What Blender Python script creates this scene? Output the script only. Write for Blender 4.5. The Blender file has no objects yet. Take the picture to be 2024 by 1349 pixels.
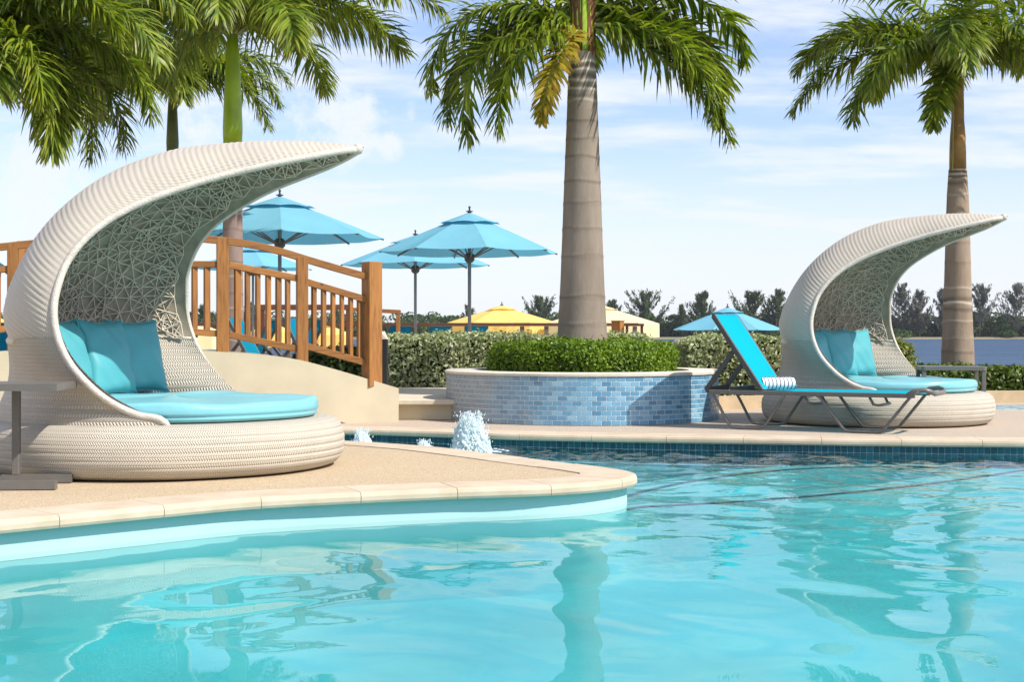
import bpy, bmesh, math, random
import numpy as np
from mathutils import Vector, Matrix
from mathutils.geometry import tessellate_polygon

sc = bpy.context.scene
C = sc.collection
R = math.radians
PI = math.pi

# ------------------------------------------------------------------ camera
EYE = 0.74
FPX, CPX, HPY = 2811.0, 1012.0, 660.0        # focal length, centre column and horizon row of the photograph
cd = bpy.data.cameras.new('camera')
cam = bpy.data.objects.new('camera', cd); C.objects.link(cam)
cam.location = (0, 0, EYE); cam.rotation_euler = (R(90), 0, 0)
cd.sensor_width = 36; cd.lens = 50
cd.shift_y = -14.5/2024
cd.clip_start = 0.05; cd.clip_end = 6000
sc.camera = cam

# ------------------------------------------------------------------ light
SUN_AZ, SUN_EL = R(119), R(46)               # clockwise from +Y, above the horizon
sun_dir = Vector((math.sin(SUN_AZ)*math.cos(SUN_EL), math.cos(SUN_AZ)*math.cos(SUN_EL), math.sin(SUN_EL)))
w = bpy.data.worlds.new('World'); sc.world = w; w.use_nodes = True
nt = w.node_tree; N = nt.nodes; L = nt.links
for n in list(N): N.remove(n)
out = N.new('ShaderNodeOutputWorld')
sky = N.new('ShaderNodeTexSky'); sky.sky_type = 'NISHITA'; sky.sun_disc = False
sky.sun_elevation = SUN_EL; sky.sun_rotation = SUN_AZ; sky.air_density = 1.0; sky.dust_density = 0.6; sky.ozone_density = 4.0
bg = N.new('ShaderNodeBackground'); bg.inputs[1].default_value = 0.14
wb = N.new('ShaderNodeMixRGB'); wb.blend_type = 'MULTIPLY'; wb.inputs[0].default_value = 1; wb.inputs[2].default_value = (1.07, 0.965, 1.0, 1)
L.new(sky.outputs[0], wb.inputs[1]); L.new(wb.outputs[0], bg.inputs[0])
cl = N.new('ShaderNodeBackground'); cl.inputs[0].default_value = (0.86, 0.91, 1.0, 1); cl.inputs[1].default_value = 0.76
tc = N.new('ShaderNodeTexCoord')
sep = N.new('ShaderNodeSeparateXYZ'); L.new(tc.outputs['Generated'], sep.inputs[0])
def wmath(op, a, b=None):
    m = N.new('ShaderNodeMath'); m.operation = op
    for i, v in enumerate((a, b)):
        if v is None: continue
        if isinstance(v, (int, float)): m.inputs[i].default_value = v
        else: L.new(v, m.inputs[i])
    return m.outputs[0]
zz = wmath('ADD', wmath('MAXIMUM', sep.outputs[2], 0.0), 0.16)
cmb = N.new('ShaderNodeCombineXYZ')
L.new(wmath('DIVIDE', sep.outputs[0], zz), cmb.inputs[0]); L.new(wmath('DIVIDE', sep.outputs[1], zz), cmb.inputs[1])
n1 = N.new('ShaderNodeTexNoise'); n1.inputs['Scale'].default_value = 1.5; n1.inputs['Detail'].default_value = 7; n1.inputs['Roughness'].default_value = .58
mp = N.new('ShaderNodeMapping'); mp.inputs['Scale'].default_value = (1.0, 1.9, 1); mp.inputs['Rotation'].default_value = (0, 0, R(14)); mp.inputs['Location'].default_value = (3.1, 0.6, 0)
L.new(cmb.outputs[0], mp.inputs[0]); L.new(mp.outputs[0], n1.inputs['Vector'])
n2 = N.new('ShaderNodeTexNoise'); n2.inputs['Scale'].default_value = 7.0; n2.inputs['Detail'].default_value = 6
L.new(tc.outputs['Generated'], n2.inputs['Vector'])
r1 = N.new('ShaderNodeMapRange'); r1.interpolation_type = 'SMOOTHSTEP'
for k, v in ((1, .40), (2, .66), (3, .06), (4, .95)): r1.inputs[k].default_value = v
L.new(n1.outputs[0], r1.inputs[0])
r2 = N.new('ShaderNodeMapRange'); r2.interpolation_type = 'SMOOTHSTEP'
for k, v in ((1, .60), (2, .72), (3, 0), (4, .75)): r2.inputs[k].default_value = v
L.new(n2.outputs[0], r2.inputs[0])
# thin haze band of bright cloud low over the horizon
r3 = N.new('ShaderNodeMapRange'); r3.interpolation_type = 'SMOOTHSTEP'
for k, v in ((1, 0.0), (2, .17), (3, .85), (4, 0)): r3.inputs[k].default_value = v
L.new(sep.outputs[2], r3.inputs[0])
fac = wmath('MAXIMUM', wmath('MAXIMUM', r1.outputs[0], r2.outputs[0]), r3.outputs[0])
# a few small cumulus puffs over the left part of the view
nv = N.new('ShaderNodeTexNoise'); nv.inputs['Scale'].default_value = 26; nv.inputs['Detail'].default_value = 8; nv.inputs['Roughness'].default_value = .66
L.new(tc.outputs['Generated'], nv.inputs['Vector'])
for (az_, el_, rad) in ((-6.6, 8.4, .034), (-4.9, 7.6, .014), (-12.4, 7.6, .040), (-19.0, 5.2, .05), (24, 9, .05), (-50, 14, .09), (55, 20, .12), (140, 18, .1)):
    v = Vector((math.sin(R(az_))*math.cos(R(el_)), math.cos(R(az_))*math.cos(R(el_)), math.sin(R(el_))))
    ds_ = N.new('ShaderNodeVectorMath'); ds_.operation = 'DISTANCE'; L.new(tc.outputs['Generated'], ds_.inputs[0]); ds_.inputs[1].default_value = v
    q_ = wmath('SUBTRACT', wmath('ADD', 1.0, wmath('MULTIPLY', wmath('SUBTRACT', nv.outputs[0], .5), 5.0)), wmath('DIVIDE', ds_.outputs['Value'], rad))
    mr_ = N.new('ShaderNodeMapRange'); mr_.interpolation_type = 'SMOOTHSTEP'
    for k, vv in ((1, -.25), (2, 1.1), (3, 0), (4, .92)): mr_.inputs[k].default_value = vv
    L.new(q_, mr_.inputs[0]); fac = wmath('MAXIMUM', fac, mr_.outputs[0])
mx = N.new('ShaderNodeMixShader'); L.new(fac, mx.inputs[0]); L.new(bg.outputs[0], mx.inputs[1]); L.new(cl.outputs[0], mx.inputs[2])
L.new(mx.outputs[0], out.inputs[0])
sd = bpy.data.lights.new('sun', 'SUN'); sd.energy = 4.3; sd.angle = R(0.5); sd.color = (1.0, 0.95, 0.87)
sun = bpy.data.objects.new('sun', sd); C.objects.link(sun)
sun.rotation_euler = (-sun_dir).to_track_quat('-Z', 'Y').to_euler()
sun.location = sun_dir*40
sc.view_settings.view_transform = 'Standard'; sc.view_settings.look = 'None'
sc.view_settings.exposure = 0.5; sc.view_settings.gamma = 1.0; sc.view_settings.use_curve_mapping = False
sc.render.engine = 'CYCLES'
sc.cycles.max_bounces = 10; sc.cycles.transparent_max_bounces = 16; sc.cycles.caustics_reflective = False; sc.cycles.caustics_refractive = False
sc.cycles.use_denoising = True

# ------------------------------------------------------------------ helpers
def X(px, Y): return (px-CPX)/FPX*Y
def Z(py, Y): return EYE-(py-HPY)/FPX*Y
def P(px, py, Y): return Vector((X(px, Y), Y, Z(py, Y)))

class MB:
    def __init__(s): s.v = []; s.f = []; s.m = []; s.uv = None
    def add(s, vs, fs, m=0):
        o = len(s.v); s.v.extend([tuple(v) for v in vs]); s.f.extend([tuple(i+o for i in f) for f in fs]); s.m.extend([m]*len(fs))
    def box(s, c, d, rot=None, m=0, bev=0.0):
        x, y, z = d[0]/2, d[1]/2, d[2]/2
        M = rot if rot is not None else Matrix.Identity(3)
        if bev <= 0:
            vs = [M@Vector(p)+Vector(c) for p in ((-x,-y,-z),(x,-y,-z),(x,y,-z),(-x,y,-z),(-x,-y,z),(x,-y,z),(x,y,z),(-x,y,z))]
            s.add(vs, [(0,3,2,1),(4,5,6,7),(0,1,5,4),(1,2,6,5),(2,3,7,6),(3,0,4,7)], m)
        else:
            bm = bmesh.new(); bmesh.ops.create_cube(bm, size=1)
            for v in bm.verts: v.co = Vector((v.co.x*d[0], v.co.y*d[1], v.co.z*d[2]))
            bmesh.ops.bevel(bm, geom=bm.edges[:], offset=bev, segments=1, affect='EDGES')
            bm.verts.index_update()
            s.add([M@v.co+Vector(c) for v in bm.verts], [[v.index for v in f.verts] for f in bm.faces], m); bm.free()
    def bar(s, a, b, wd, h, m=0, bev=0.0, up=(0,0,1)):
        a, b = Vector(a), Vector(b); d = b-a; ln = d.length
        if ln < 1e-5: return
        d = d/ln
        u = Vector(up)
        if abs(d.dot(u)) > .98: u = Vector((0,1,0))
        sx = d.cross(u).normalized(); u = sx.cross(d).normalized()
        M = Matrix((d, -sx, u)).transposed()
        s.box((a+b)/2, (ln, wd, h), M, m, bev)
    def tube(s, pts, r, seg=8, m=0, closed=False, flat=1.0):
        pts = [Vector(p) for p in pts]; n = len(pts)
        rr = r if hasattr(r, '__len__') else [r]*n
        prev = None; vs = []
        for i, p in enumerate(pts):
            a = pts[i-1] if (i > 0 or closed) else p; b = pts[(i+1) % n] if (i < n-1 or closed) else p
            t = (b-a).normalized()
            if prev is None:
                u = Vector((0,0,1)) if abs(t.z) < .9 else Vector((1,0,0))
                u = (u-t*u.dot(t)).normalized()
            else:
                u = prev-t*prev.dot(t)
                u = u.normalized() if u.length > 1e-6 else t.orthogonal().normalized()
            prev = u; q = t.cross(u)
            for k in range(seg):
                an = 2*PI*k/seg
                vs.append(p+(u*math.cos(an)+q*math.sin(an)*flat)*rr[i])
        fs = []
        for i in range(n if closed else n-1):
            j = (i+1) % n
            for k in range(seg):
                k2 = (k+1) % seg
                fs.append((i*seg+k, i*seg+k2, j*seg+k2, j*seg+k))
        if not closed:
            fs.append(tuple(range(seg))[::-1]); fs.append(tuple((n-1)*seg+k for k in range(seg)))
        s.add(vs, fs, m)
    def lathe(s, prof, seg=32, c=(0,0,0), m=0, caps=True):
        vs = []; n = len(prof)
        for (r, z) in prof:
            for k in range(seg):
                a = 2*PI*k/seg; vs.append((c[0]+r*math.cos(a), c[1]+r*math.sin(a), c[2]+z))
        fs = [(i*seg+k, i*seg+(k+1) % seg, (i+1)*seg+(k+1) % seg, (i+1)*seg+k) for i in range(n-1) for k in range(seg)]
        if caps:
            fs.append(tuple(range(seg))[::-1]); fs.append(tuple((n-1)*seg+k for k in range(seg)))
        s.add(vs, fs, m)
    def prism(s, poly, z0, z1, m=0, top=True, bottom=True, sides=True):
        n = len(poly)
        a = sum(poly[i][0]*poly[(i+1) % n][1]-poly[(i+1) % n][0]*poly[i][1] for i in range(n))
        if a < 0: poly = poly[::-1]
        vs = [(p[0], p[1], z0) for p in poly]+[(p[0], p[1], z1) for p in poly]
        fs = []
        tri = tessellate_polygon([[Vector((p[0], p[1], 0)) for p in poly]])
        def ccw(t):
            (x0,y0),(x1,y1),(x2,y2) = (poly[i][:2] for i in t)
            return t if (x1-x0)*(y2-y0)-(x2-x0)*(y1-y0) > 0 else (t[0], t[2], t[1])
        tri = [ccw(t) for t in tri]
        if top: fs += [tuple(i+n for i in t) for t in tri]
        if bottom: fs += [t[::-1] for t in tri]
        if sides: fs += [(i, (i+1) % n, (i+1) % n+n, i+n) for i in range(n)]
        s.add(vs, fs, m)
    def build(s, name, mat, parent=None, smooth=False, angle=None):
        me = bpy.data.meshes.new(name); me.from_pydata(s.v, [], s.f); me.validate(); me.update()
        for mm in (mat if isinstance(mat, (list, tuple)) else [mat]): me.materials.append(mm)
        if any(s.m) and len(me.polygons) == len(s.m): me.polygons.foreach_set('material_index', s.m)
        if smooth:
            me.polygons.foreach_set('use_smooth', [True]*len(me.polygons))
            if angle: me.set_sharp_from_angle(angle=R(angle))
        return link(name, me, parent)

def link(name, me, parent=None):
    o = bpy.data.objects.new(name, me); C.objects.link(o)
    if parent is not None: o.parent = parent
    return o

def np_mesh(name, V, Q, mats, parent=None, mi=None, smooth=False, uv=None, attr=None):
    V = np.asarray(V, np.float32); Q = np.asarray(Q, np.int32); k = Q.shape[1]
    me = bpy.data.meshes.new(name)
    me.vertices.add(len(V)); me.vertices.foreach_set('co', V.ravel())
    me.loops.add(Q.size); me.loops.foreach_set('vertex_index', Q.ravel())
    me.polygons.add(len(Q)); me.polygons.foreach_set('loop_start', np.arange(0, Q.size, k, dtype=np.int32))
    try: me.polygons.foreach_set('loop_total', np.full(len(Q), k, np.int32))
    except Exception: pass
    for mm in (mats if isinstance(mats, (list, tuple)) else [mats]): me.materials.append(mm)
    if mi is not None: me.polygons.foreach_set('material_index', np.asarray(mi, np.int32))
    if smooth: me.polygons.foreach_set('use_smooth', np.ones(len(Q), bool))
    if uv is not None:
        ul = me.uv_layers.new(name='UVMap'); ul.data.foreach_set('uv', np.asarray(uv, np.float32)[Q.ravel()].ravel())
    if attr is not None:
        for an, av in attr.items():
            a = me.attributes.new(an, 'FLOAT', 'POINT'); a.data.foreach_set('value', np.asarray(av, np.float32))
    me.update(calc_edges=True); me.validate()
    return link(name, me, parent)

def tag(o, label=None, cat=None, group=None, kind=None):
    if label: o['label'] = label
    if cat: o['category'] = cat
    if group: o['group'] = group
    if kind: o['kind'] = kind
    return o
def thing(name, label, cat, loc=(0,0,0), rz=0, group=None):
    o = bpy.data.objects.new(name, None); C.objects.link(o); o.empty_display_size = .1
    o.location = loc; o.rotation_euler = (0, 0, rz)
    return tag(o, label, cat, group)
def dup(root, loc, rz, label, group=None):
    r = root.copy(); C.objects.link(r); r.location = loc; r.rotation_euler = (0, 0, rz); r['label'] = label
    if group: r['group'] = group
    for ch in list(root.children):
        c = ch.copy(); C.objects.link(c); c.parent = r
        for g in ch.children:
            d = g.copy(); C.objects.link(d); d.parent = c
    return r

# ------------------------------------------------------------------ materials
class NT:
    def __init__(s, name):
        s.mat = bpy.data.materials.new(name); s.mat.use_nodes = True
        s.t = s.mat.node_tree; s.N = s.t.nodes; s.L = s.t.links
        s.b = s.N['Principled BSDF']; s.out = s.N['Material Output']
    def n(s, kind, **kw):
        x = s.N.new('ShaderNode'+kind)
        for k, v in kw.items():
            if hasattr(x, k): setattr(x, k, v)
            else: x.inputs[k].default_value = v
        return x
    def lk(s, a, b): s.L.new(a, b)
    def math(s, op, a, b=None, c=None):
        m = s.n('Math', operation=op)
        for i, v in enumerate((a, b, c)):
            if v is None: continue
            if isinstance(v, (int, float)): m.inputs[i].default_value = v
            else: s.lk(v, m.inputs[i])
        return m.outputs[0]
    def noise(s, scale, detail=4, rough=.55, vec=None, stretch=None, coord='Object'):
        x = s.n('TexNoise'); x.inputs['Scale'].default_value = scale; x.inputs['Detail'].default_value = detail; x.inputs['Roughness'].default_value = rough
        if vec is None:
            t = s.n('TexCoord'); vec = t.outputs[coord]
        if stretch:
            m = s.n('Mapping'); m.inputs['Scale'].default_value = stretch; s.lk(vec, m.inputs[0]); vec = m.outputs[0]
        s.lk(vec, x.inputs['Vector']); return x.outputs[0]
    def ramp(s, fac, stops):
        r = s.n('ValToRGB'); e = r.color_ramp.elements
        while len(e) < len(stops): e.new(.5)
        for i, (p, c) in enumerate(stops): e[i].position = p; e[i].color = (*c, 1)
        s.lk(fac, r.inputs[0]); return r.outputs[0]
    def mix(s, fac, a, b, mode='MIX'):
        m = s.n('MixRGB', blend_type=mode)
        for i, v in enumerate((fac, a, b)):
            if isinstance(v, (int, float)): m.inputs[i].default_value = v
            elif isinstance(v, tuple): m.inputs[i].default_value = (*v, 1)
            else: s.lk(v, m.inputs[i])
        return m.outputs[0]
    def bump(s, h, strength, dist, nrm=None):
        b = s.n('Bump'); b.inputs['Strength'].default_value = strength; b.inputs['Distance'].default_value = dist; s.lk(h, b.inputs['Height'])
        if nrm is not None: s.lk(nrm, b.inputs['Normal'])
        return b.outputs[0]
    def col(s, c):
        if isinstance(c, tuple): s.b.inputs['Base Color'].default_value = (*c, 1)
        else: s.lk(c, s.b.inputs['Base Color'])
    def set(s, rough=None, metal=None, spec=None, nrm=None):
        if rough is not None:
            if isinstance(rough, (int, float)): s.b.inputs['Roughness'].default_value = rough
            else: s.lk(rough, s.b.inputs['Roughness'])
        if metal is not None: s.b.inputs['Metallic'].default_value = metal
        if spec is not None: s.b.inputs['Specular IOR Level'].default_value = spec
        if nrm is not None: s.lk(nrm, s.b.inputs['Normal'])
        return s.mat

def mul(c, k): return tuple(x*k for x in c)
def simple(name, c, rough=.6, spec=.4, var=.12, scale=6, bump=0, bscale=60, metal=0, bdist=.002):
    t = NT(name); f = t.noise(scale, 4)
    t.col(t.ramp(f, [(.3, mul(c, 1-var)), (.7, mul(c, 1+var))]))
    nr = t.bump(t.noise(bscale, 3), bump, bdist) if bump else None
    return t.set(rough, metal, spec, nr)

def wood(name, stretch, dark, light):
    t = NT(name)
    oi = t.n('ObjectInfo'); tcn = t.n('TexCoord')
    vm = t.n('VectorMath', operation='ADD'); t.lk(tcn.outputs['Object'], vm.inputs[0]); t.lk(oi.outputs['Random'], vm.inputs[1])
    g = t.noise(9, 6, .65, vm.outputs[0], stretch); g2 = t.noise(1.6, 3, .5, vm.outputs[0])
    c = t.ramp(g, [(.25, dark), (.5, mul(light, .8)), (.75, light)])
    c = t.mix(t.math('MULTIPLY', g2, .5), c, mul(dark, .8))
    br = t.n('HueSaturation'); t.lk(c, br.inputs['Color'])
    t.lk(t.math('ADD', t.math('MULTIPLY', oi.outputs['Random'], .4), .8), br.inputs['Value'])
    kn = t.n('TexVoronoi'); kn.inputs['Scale'].default_value = 4.5; t.lk(vm.outputs[0], kn.inputs['Vector'])
    kf = t.n('MapRange'); kf.inputs[1].default_value = .03; kf.inputs[2].default_value = .09; kf.inputs[3].default_value = 1; kf.inputs[4].default_value = 0
    t.lk(kn.outputs['Distance'], kf.inputs[0])
    t.col(t.mix(kf.outputs[0], br.outputs[0], (.10, .045, .015)))
    return t.set(.55, 0, .35, t.bump(g, .25, .002))
W_V = wood('timber_upright', (6, 6, .5), (.13, .048, .013), (.46, .20, .052))
W_H = wood('timber_rail', (.5, 6, 6), (.13, .048, .013), (.46, .20, .052))
W_D = wood('dark_timber', (.5, 6, 6), (.055, .02, .012), (.16, .06, .03))

def weave(name, c, row, pitch, gap=.42, bdist=.006, strength=.9):
    """woven strips: short slanted strands in rows that lean left and right in turn (UV in metres)"""
    t = NT(name); uv = t.n('UVMap'); sp = t.n('SeparateXYZ'); t.lk(uv.outputs[0], sp.inputs[0])
    zig = t.math('PINGPONG', sp.outputs[1], row)
    ph = t.math('MULTIPLY', t.math('ADD', sp.outputs[0], t.math('MULTIPLY', zig, .75)), 2*PI/pitch)
    h = t.math('ADD', t.math('MULTIPLY', t.math('SINE', ph), .5), .5)
    rw = t.math('ABSOLUTE', t.math('SUBTRACT', t.math('MULTIPLY', zig, 2/row), 1.0))
    h2 = t.math('MULTIPLY', t.math('POWER', h, .6), t.math('SUBTRACT', 1.0, t.math('MULTIPLY', t.math('POWER', rw, 6), .8)))
    nz = t.noise(3, 4); nz2 = t.noise(45, 2)
    base = t.ramp(nz, [(.3, mul(c, .88)), (.7, mul(c, 1.06))])
    base = t.mix(t.math('MULTIPLY', nz2, .25), base, mul(c, .75))
    gapf = t.math('LESS_THAN', h2, gap)
    gs = t.n('MapRange'); gs.interpolation_type = 'SMOOTHSTEP'
    for k, v in ((1, .05), (2, gap), (3, .5), (4, 0)): gs.inputs[k].default_value = v
    t.lk(h2, gs.inputs[0])
    t.col(t.mix(gs.outputs[0], base, mul(c, .34)))
    return t.set(.5, 0, .4, t.bump(h2, strength, bdist))
CREAM = (.575, .51, .42)
M_WEAVE = weave('woven_skirt', CREAM, .021, .017)
M_BASE = weave('woven_base', (.63, .565, .46), .0195, .013, .36, .005)
def ribs():
    t = NT('ribbed_weave'); uv = t.n('UVMap'); sp = t.n('SeparateXYZ'); t.lk(uv.outputs[0], sp.inputs[0])
    h = t.math('ADD', t.math('MULTIPLY', t.math('SINE', t.math('MULTIPLY', sp.outputs[0], 2*PI/.011)), .5), .5)
    nz = t.noise(2.5, 4); g = t.noise(70, 3)
    base = t.ramp(nz, [(.3, mul(CREAM, .92)), (.7, mul(CREAM, 1.08))])
    t.col(t.mix(t.math('MULTIPLY', t.math('POWER', t.math('SUBTRACT', 1, h), 3), .35), t.mix(t.math('MULTIPLY', g, .25), base, mul(CREAM, .7)), mul(CREAM, .45)))
    return t.set(.5, 0, .4, t.bump(h, .8, .003))
M_RIB = ribs()
M_RIM = simple('woven_rim', (.55, .495, .425), .5, .4, .1, 20, .8, 90, 0, .006)
M_STRAND = simple('lattice_strand', (.62, .54, .43), .5, .4, .12, 8)
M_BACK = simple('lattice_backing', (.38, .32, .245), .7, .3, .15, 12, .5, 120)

def fabric(name, c, rough=.45, var=.06, bscale=220, bump=.12, sheen=.2):
    t = NT(name); f = t.noise(2.5, 4)
    t.col(t.ramp(f, [(.3, mul(c, 1-var)), (.7, mul(c, 1+var))]))
    wr = t.noise(5, 5, .5); fi = t.noise(bscale, 2)
    b1 = t.bump(wr, .35, .02); b2 = t.bump(fi, bump, .001, b1)
    t.set(rough, 0, .4, b2)
    return t.mat
M_PILLOW = fabric('teal_pillow_cloth', (.075, .335, .365))
M_CUSH = fabric('aqua_vinyl', (.19, .475, .53), .34)
def sheer(name, c, tr=.35, var=.06, rough=.7):
    t = NT(name); f = t.noise(1.4, 4)
    col = t.ramp(f, [(.3, mul(c, 1-var)), (.7, mul(c, 1+var))])
    d = t.n('BsdfDiffuse'); t.lk(col, d.inputs[0]); tl = t.n('BsdfTranslucent'); t.lk(t.mix(1, col, c, 'MULTIPLY'), tl.inputs[0])
    nb = t.bump(t.noise(3, 4), .3, .03); t.lk(nb, d.inputs['Normal'])
    m = t.n('MixShader'); m.inputs[0].default_value = tr; t.lk(d.outputs[0], m.inputs[1]); t.lk(tl.outputs[0], m.inputs[2])
    t.lk(m.outputs[0], t.out.inputs[0]); return t.mat
M_TEAL = sheer('teal_canopy_cloth', (.23, .54, .67), .36)
M_YEL = sheer('yellow_canopy_cloth', (.92, .72, .25), .40)
M_PYEL = sheer('pale_yellow_cloth', (.92, .82, .54), .40)
M_SLING = sheer('turquoise_sling', (.012, .50, .66), .38, .03)
M_SLING2 = sheer('blue_sling', (.01, .26, .40), .3, .05)
M_METAL = simple('taupe_metal', (.135, .125, .112), .38, .5, .08, 12, .1, 200)
M_DARK = simple('dark_metal', (.055, .058, .055), .45, .5, .1, 10)
M_POLE = simple('grey_pole', (.19, .20, .21), .35, .5, .08, 8)
M_STUCCO = simple('cream_stucco', (.56, .485, .34), .85, .2, .10, 2.2, .35, 180, 0, .004)
M_CAP = simple('pale_paving', (.58, .50, .38), .8, .2, .1, 8, .3, 90)
M_WHITE = simple('white_cloth', (.78, .77, .72), .8, .2, .04)
M_BLACK = simple('black_panel', (.012, .013, .014), .5, .4, .1)

def speckle(name, c, c2, scale=260, rough=.8, blot=.12):
    t = NT(name); v = t.n('TexVoronoi'); v.inputs['Scale'].default_value = scale
    tcn = t.n('TexCoord'); t.lk(tcn.outputs['Object'], v.inputs['Vector'])
    sp = t.n('SeparateXYZ'); t.lk(v.outputs['Color'], sp.inputs[0])
    a = t.ramp(sp.outputs[0], [(.1, mul(c2, .7)), (.45, c), (.9, mul(c, 1.25))])
    b = t.noise(1.3, 5, .6); st = t.noise(14, 4, .6)
    a = t.mix(t.math('MULTIPLY', t.math('POWER', b, 1.5), blot*4), a, mul(c2, .85))
    a = t.mix(t.math('MULTIPLY', t.math('POWER', st, 2.5), .7), a, mul(c, .72))
    t.col(a)
    return t.set(rough, 0, .2, t.bump(v.outputs['Distance'], .4, .003))
M_AGG = speckle('shell_aggregate', (.55, .43, .285), (.42, .315, .195))
M_PAVE = speckle('pinkish_paving', (.50, .41, .32), (.42, .34, .26), 420, .8, .06)
def stone():
    t = NT('coping_limestone'); oi = t.n('ObjectInfo')
    f = t.noise(5, 6, .6); g = t.noise(40, 4)
    c = t.ramp(f, [(.28, (.47, .375, .265)), (.5, (.56, .455, .335)), (.75, (.64, .54, .41))])
    c = t.mix(t.math('MULTIPLY', g, .25), c, (.48, .36, .24))
    h = t.n('HueSaturation'); t.lk(c, h.inputs['Color']); t.lk(t.math('ADD', t.math('MULTIPLY', oi.outputs['Random'], .06), .97), h.inputs['Value'])
    t.col(h.outputs[0]); return t.set(.75, 0, .25, t.bump(g, .3, .003))
M_COPING = stone()
M_GROUT = simple('grout', (.60, .66, .66), .9, .1, .2, 20)
M_JOINT = simple('joint', (.13, .09, .06), .9, .1, .2, 20)
M_PLASTER = simple('pool_plaster', (.42, .615, .59), .8, .2, .04, 2, .2, 120)
M_FLOOR = simple('aqua_floor_plaster', (.14, .425, .44), .8, .2, .14, .9, .2, 120)
def tilemat(name, stops, rough=.12):
    t = NT(name); oi = t.n('ObjectInfo'); g = t.n('NewGeometry'); f = t.noise(30, 4)
    rnd = t.math('FRACT', t.math('ADD', oi.outputs['Random'], g.outputs['Random Per Island']))
    c = t.ramp(rnd, stops); c = t.mix(t.math('MULTIPLY', f, .2), c, (.10, .24, .30))
    t.col(c); return t.set(rough, 0, .25, t.bump(t.noise(25, 2), .1, .002))
M_TILE = tilemat('pool_tile', [(0, (.001, .045, .065)), (.5, (.002, .07, .095)), (1, (.005, .105, .135))], .4)
def mosaic():
    t = NT('blue_mosaic'); oi = t.n('ObjectInfo'); g = t.n('NewGeometry'); f = t.noise(26, 4, .65)
    rnd = t.math('FRACT', t.math('ADD', oi.outputs['Random'], g.outputs['Random Per Island']))
    c = t.ramp(rnd, [(0, (.04, .16, .30)), (.25, (.085, .25, .41)), (.5, (.14, .34, .50)), (.75, (.25, .45, .58)), (.9, (.11, .28, .43)), (1, (.05, .18, .32))])
    c = t.mix(t.math('MULTIPLY', f, .5), c, (.22, .38, .47))
    # lime scale that the splashing water leaves on the side nearest the jets
    sp = t.n('SeparateXYZ'); t.lk(g.outputs['Position'], sp.inputs[0])
    nb = t.noise(2.6, 5, .6, g.outputs['Position']); n3 = t.noise(14, 4, .6, g.outputs['Position'])
    mr = t.n('MapRange'); mr.interpolation_type = 'SMOOTHSTEP'
    for k, v in ((1, .50), (2, -.55), (3, 0), (4, 1)): mr.inputs[k].default_value = v
    t.lk(t.math('ADD', sp.outputs[0], t.math('MULTIPLY', t.math('SUBTRACT', nb, .5), 1.1)), mr.inputs[0])
    c = t.mix(t.math('MULTIPLY', mr.outputs[0], t.math('ADD', .45, t.math('MULTIPLY', n3, .7))), c, (.37, .37, .345))
    t.col(c); return t.set(t.math('ADD', t.math('MULTIPLY', mr.outputs[0], .5), .2), 0, .5)
M_MOS = mosaic()
M_SOIL = simple('mulch', (.12, .075, .045), .95, .1, .4, 25, .8, 40, 0, .02)
M_SAND = simple('beach_sand', (.58, .50, .38), .9, .1, .1, .5)
M_SHORE = simple('far_shore_ground', (.22, .19, .13), .9, .1, .2, .05)

def leafmat(name, stops, tr=.3, gloss=.35, dry=None, rough=.45):
    t = NT(name); g = t.n('NewGeometry')
    big = t.noise(2.2, 3)
    rnd = t.math('ADD', t.math('MULTIPLY', g.outputs['Random Per Island'], .8), t.math('MULTIPLY', t.math('SUBTRACT', big, .5), .5))
    c = t.ramp(rnd, stops)
    if dry:
        a = t.n('Attribute', attribute_name='tip'); c = t.mix(a.outputs['Fac'], c, dry)
    t.col(c); t.set(rough, 0, gloss)
    tl = t.n('BsdfTranslucent'); t.lk(t.mix(.5, c, (1.0, .95, .25), 'MULTIPLY'), tl.inputs[0])
    br = t.n('MixShader'); br.inputs[0].default_value = tr
    t.lk(t.b.outputs[0], br.inputs[1]); t.lk(tl.outputs[0], br.inputs[2]); t.lk(br.outputs[0], t.out.inputs[0])
    return t.mat
M_FROND = leafmat('palm_leaf', [(.0, (.06, .11, .006)), (.3, (.15, .235, .012)), (.65, (.27, .35, .022)), (1, (.44, .44, .06))], .45, .5, (.24, .15, .06))
M_FRYEL = leafmat('yellowing_palm_leaf', [(.0, (.26, .25, .02)), (.5, (.50, .40, .04)), (1, (.58, .38, .07))], .4, .4, (.34, .17, .06))
M_RACH = simple('frond_stem', (.22, .25, .05), .5, .4, .2, 5)
M_BOX = leafmat('boxwood_leaf', [(0, (.05, .10, .006)), (.35, (.13, .23, .010)), (.7, (.22, .34, .016)), (1, (.32, .44, .03))], .35, .4)
M_SILV = leafmat('silvery_leaf', [(0, (.14, .19, .06)), (.3, (.33, .38, .17)), (.65, (.52, .55, .33)), (1, (.70, .70, .52))], .3, .35)
M_LOW = leafmat('low_hedge_leaf', [(0, (.03, .065, .006)), (.5, (.09, .15, .012)), (1, (.24, .28, .05))], .3, .4)
M_CORE = simple('hedge_core', (.014, .02, .006), .95, .05, .3, 8)  # near-black colour stands in for the shade deep in foliage
M_CAS = leafmat('casuarina_needles', [(0, (.055, .08, .03)), (.5, (.085, .12, .045)), (1, (.14, .165, .07))], .25, .1, None, .8)
M_CAS2 = leafmat('bare_casuarina', [(0, (.11, .105, .085)), (.5, (.15, .145, .12)), (1, (.20, .19, .15))], .25, .1, None, .8)
M_MANG = leafmat('mangrove_leaf', [(0, (.03, .06, .014)), (.5, (.065, .115, .026)), (1, (.13, .18, .045))], .25, .15, None, .7)
M_BARK = simple('tree_bark', (.13, .105, .08), .9, .1, .2, 1)

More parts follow.
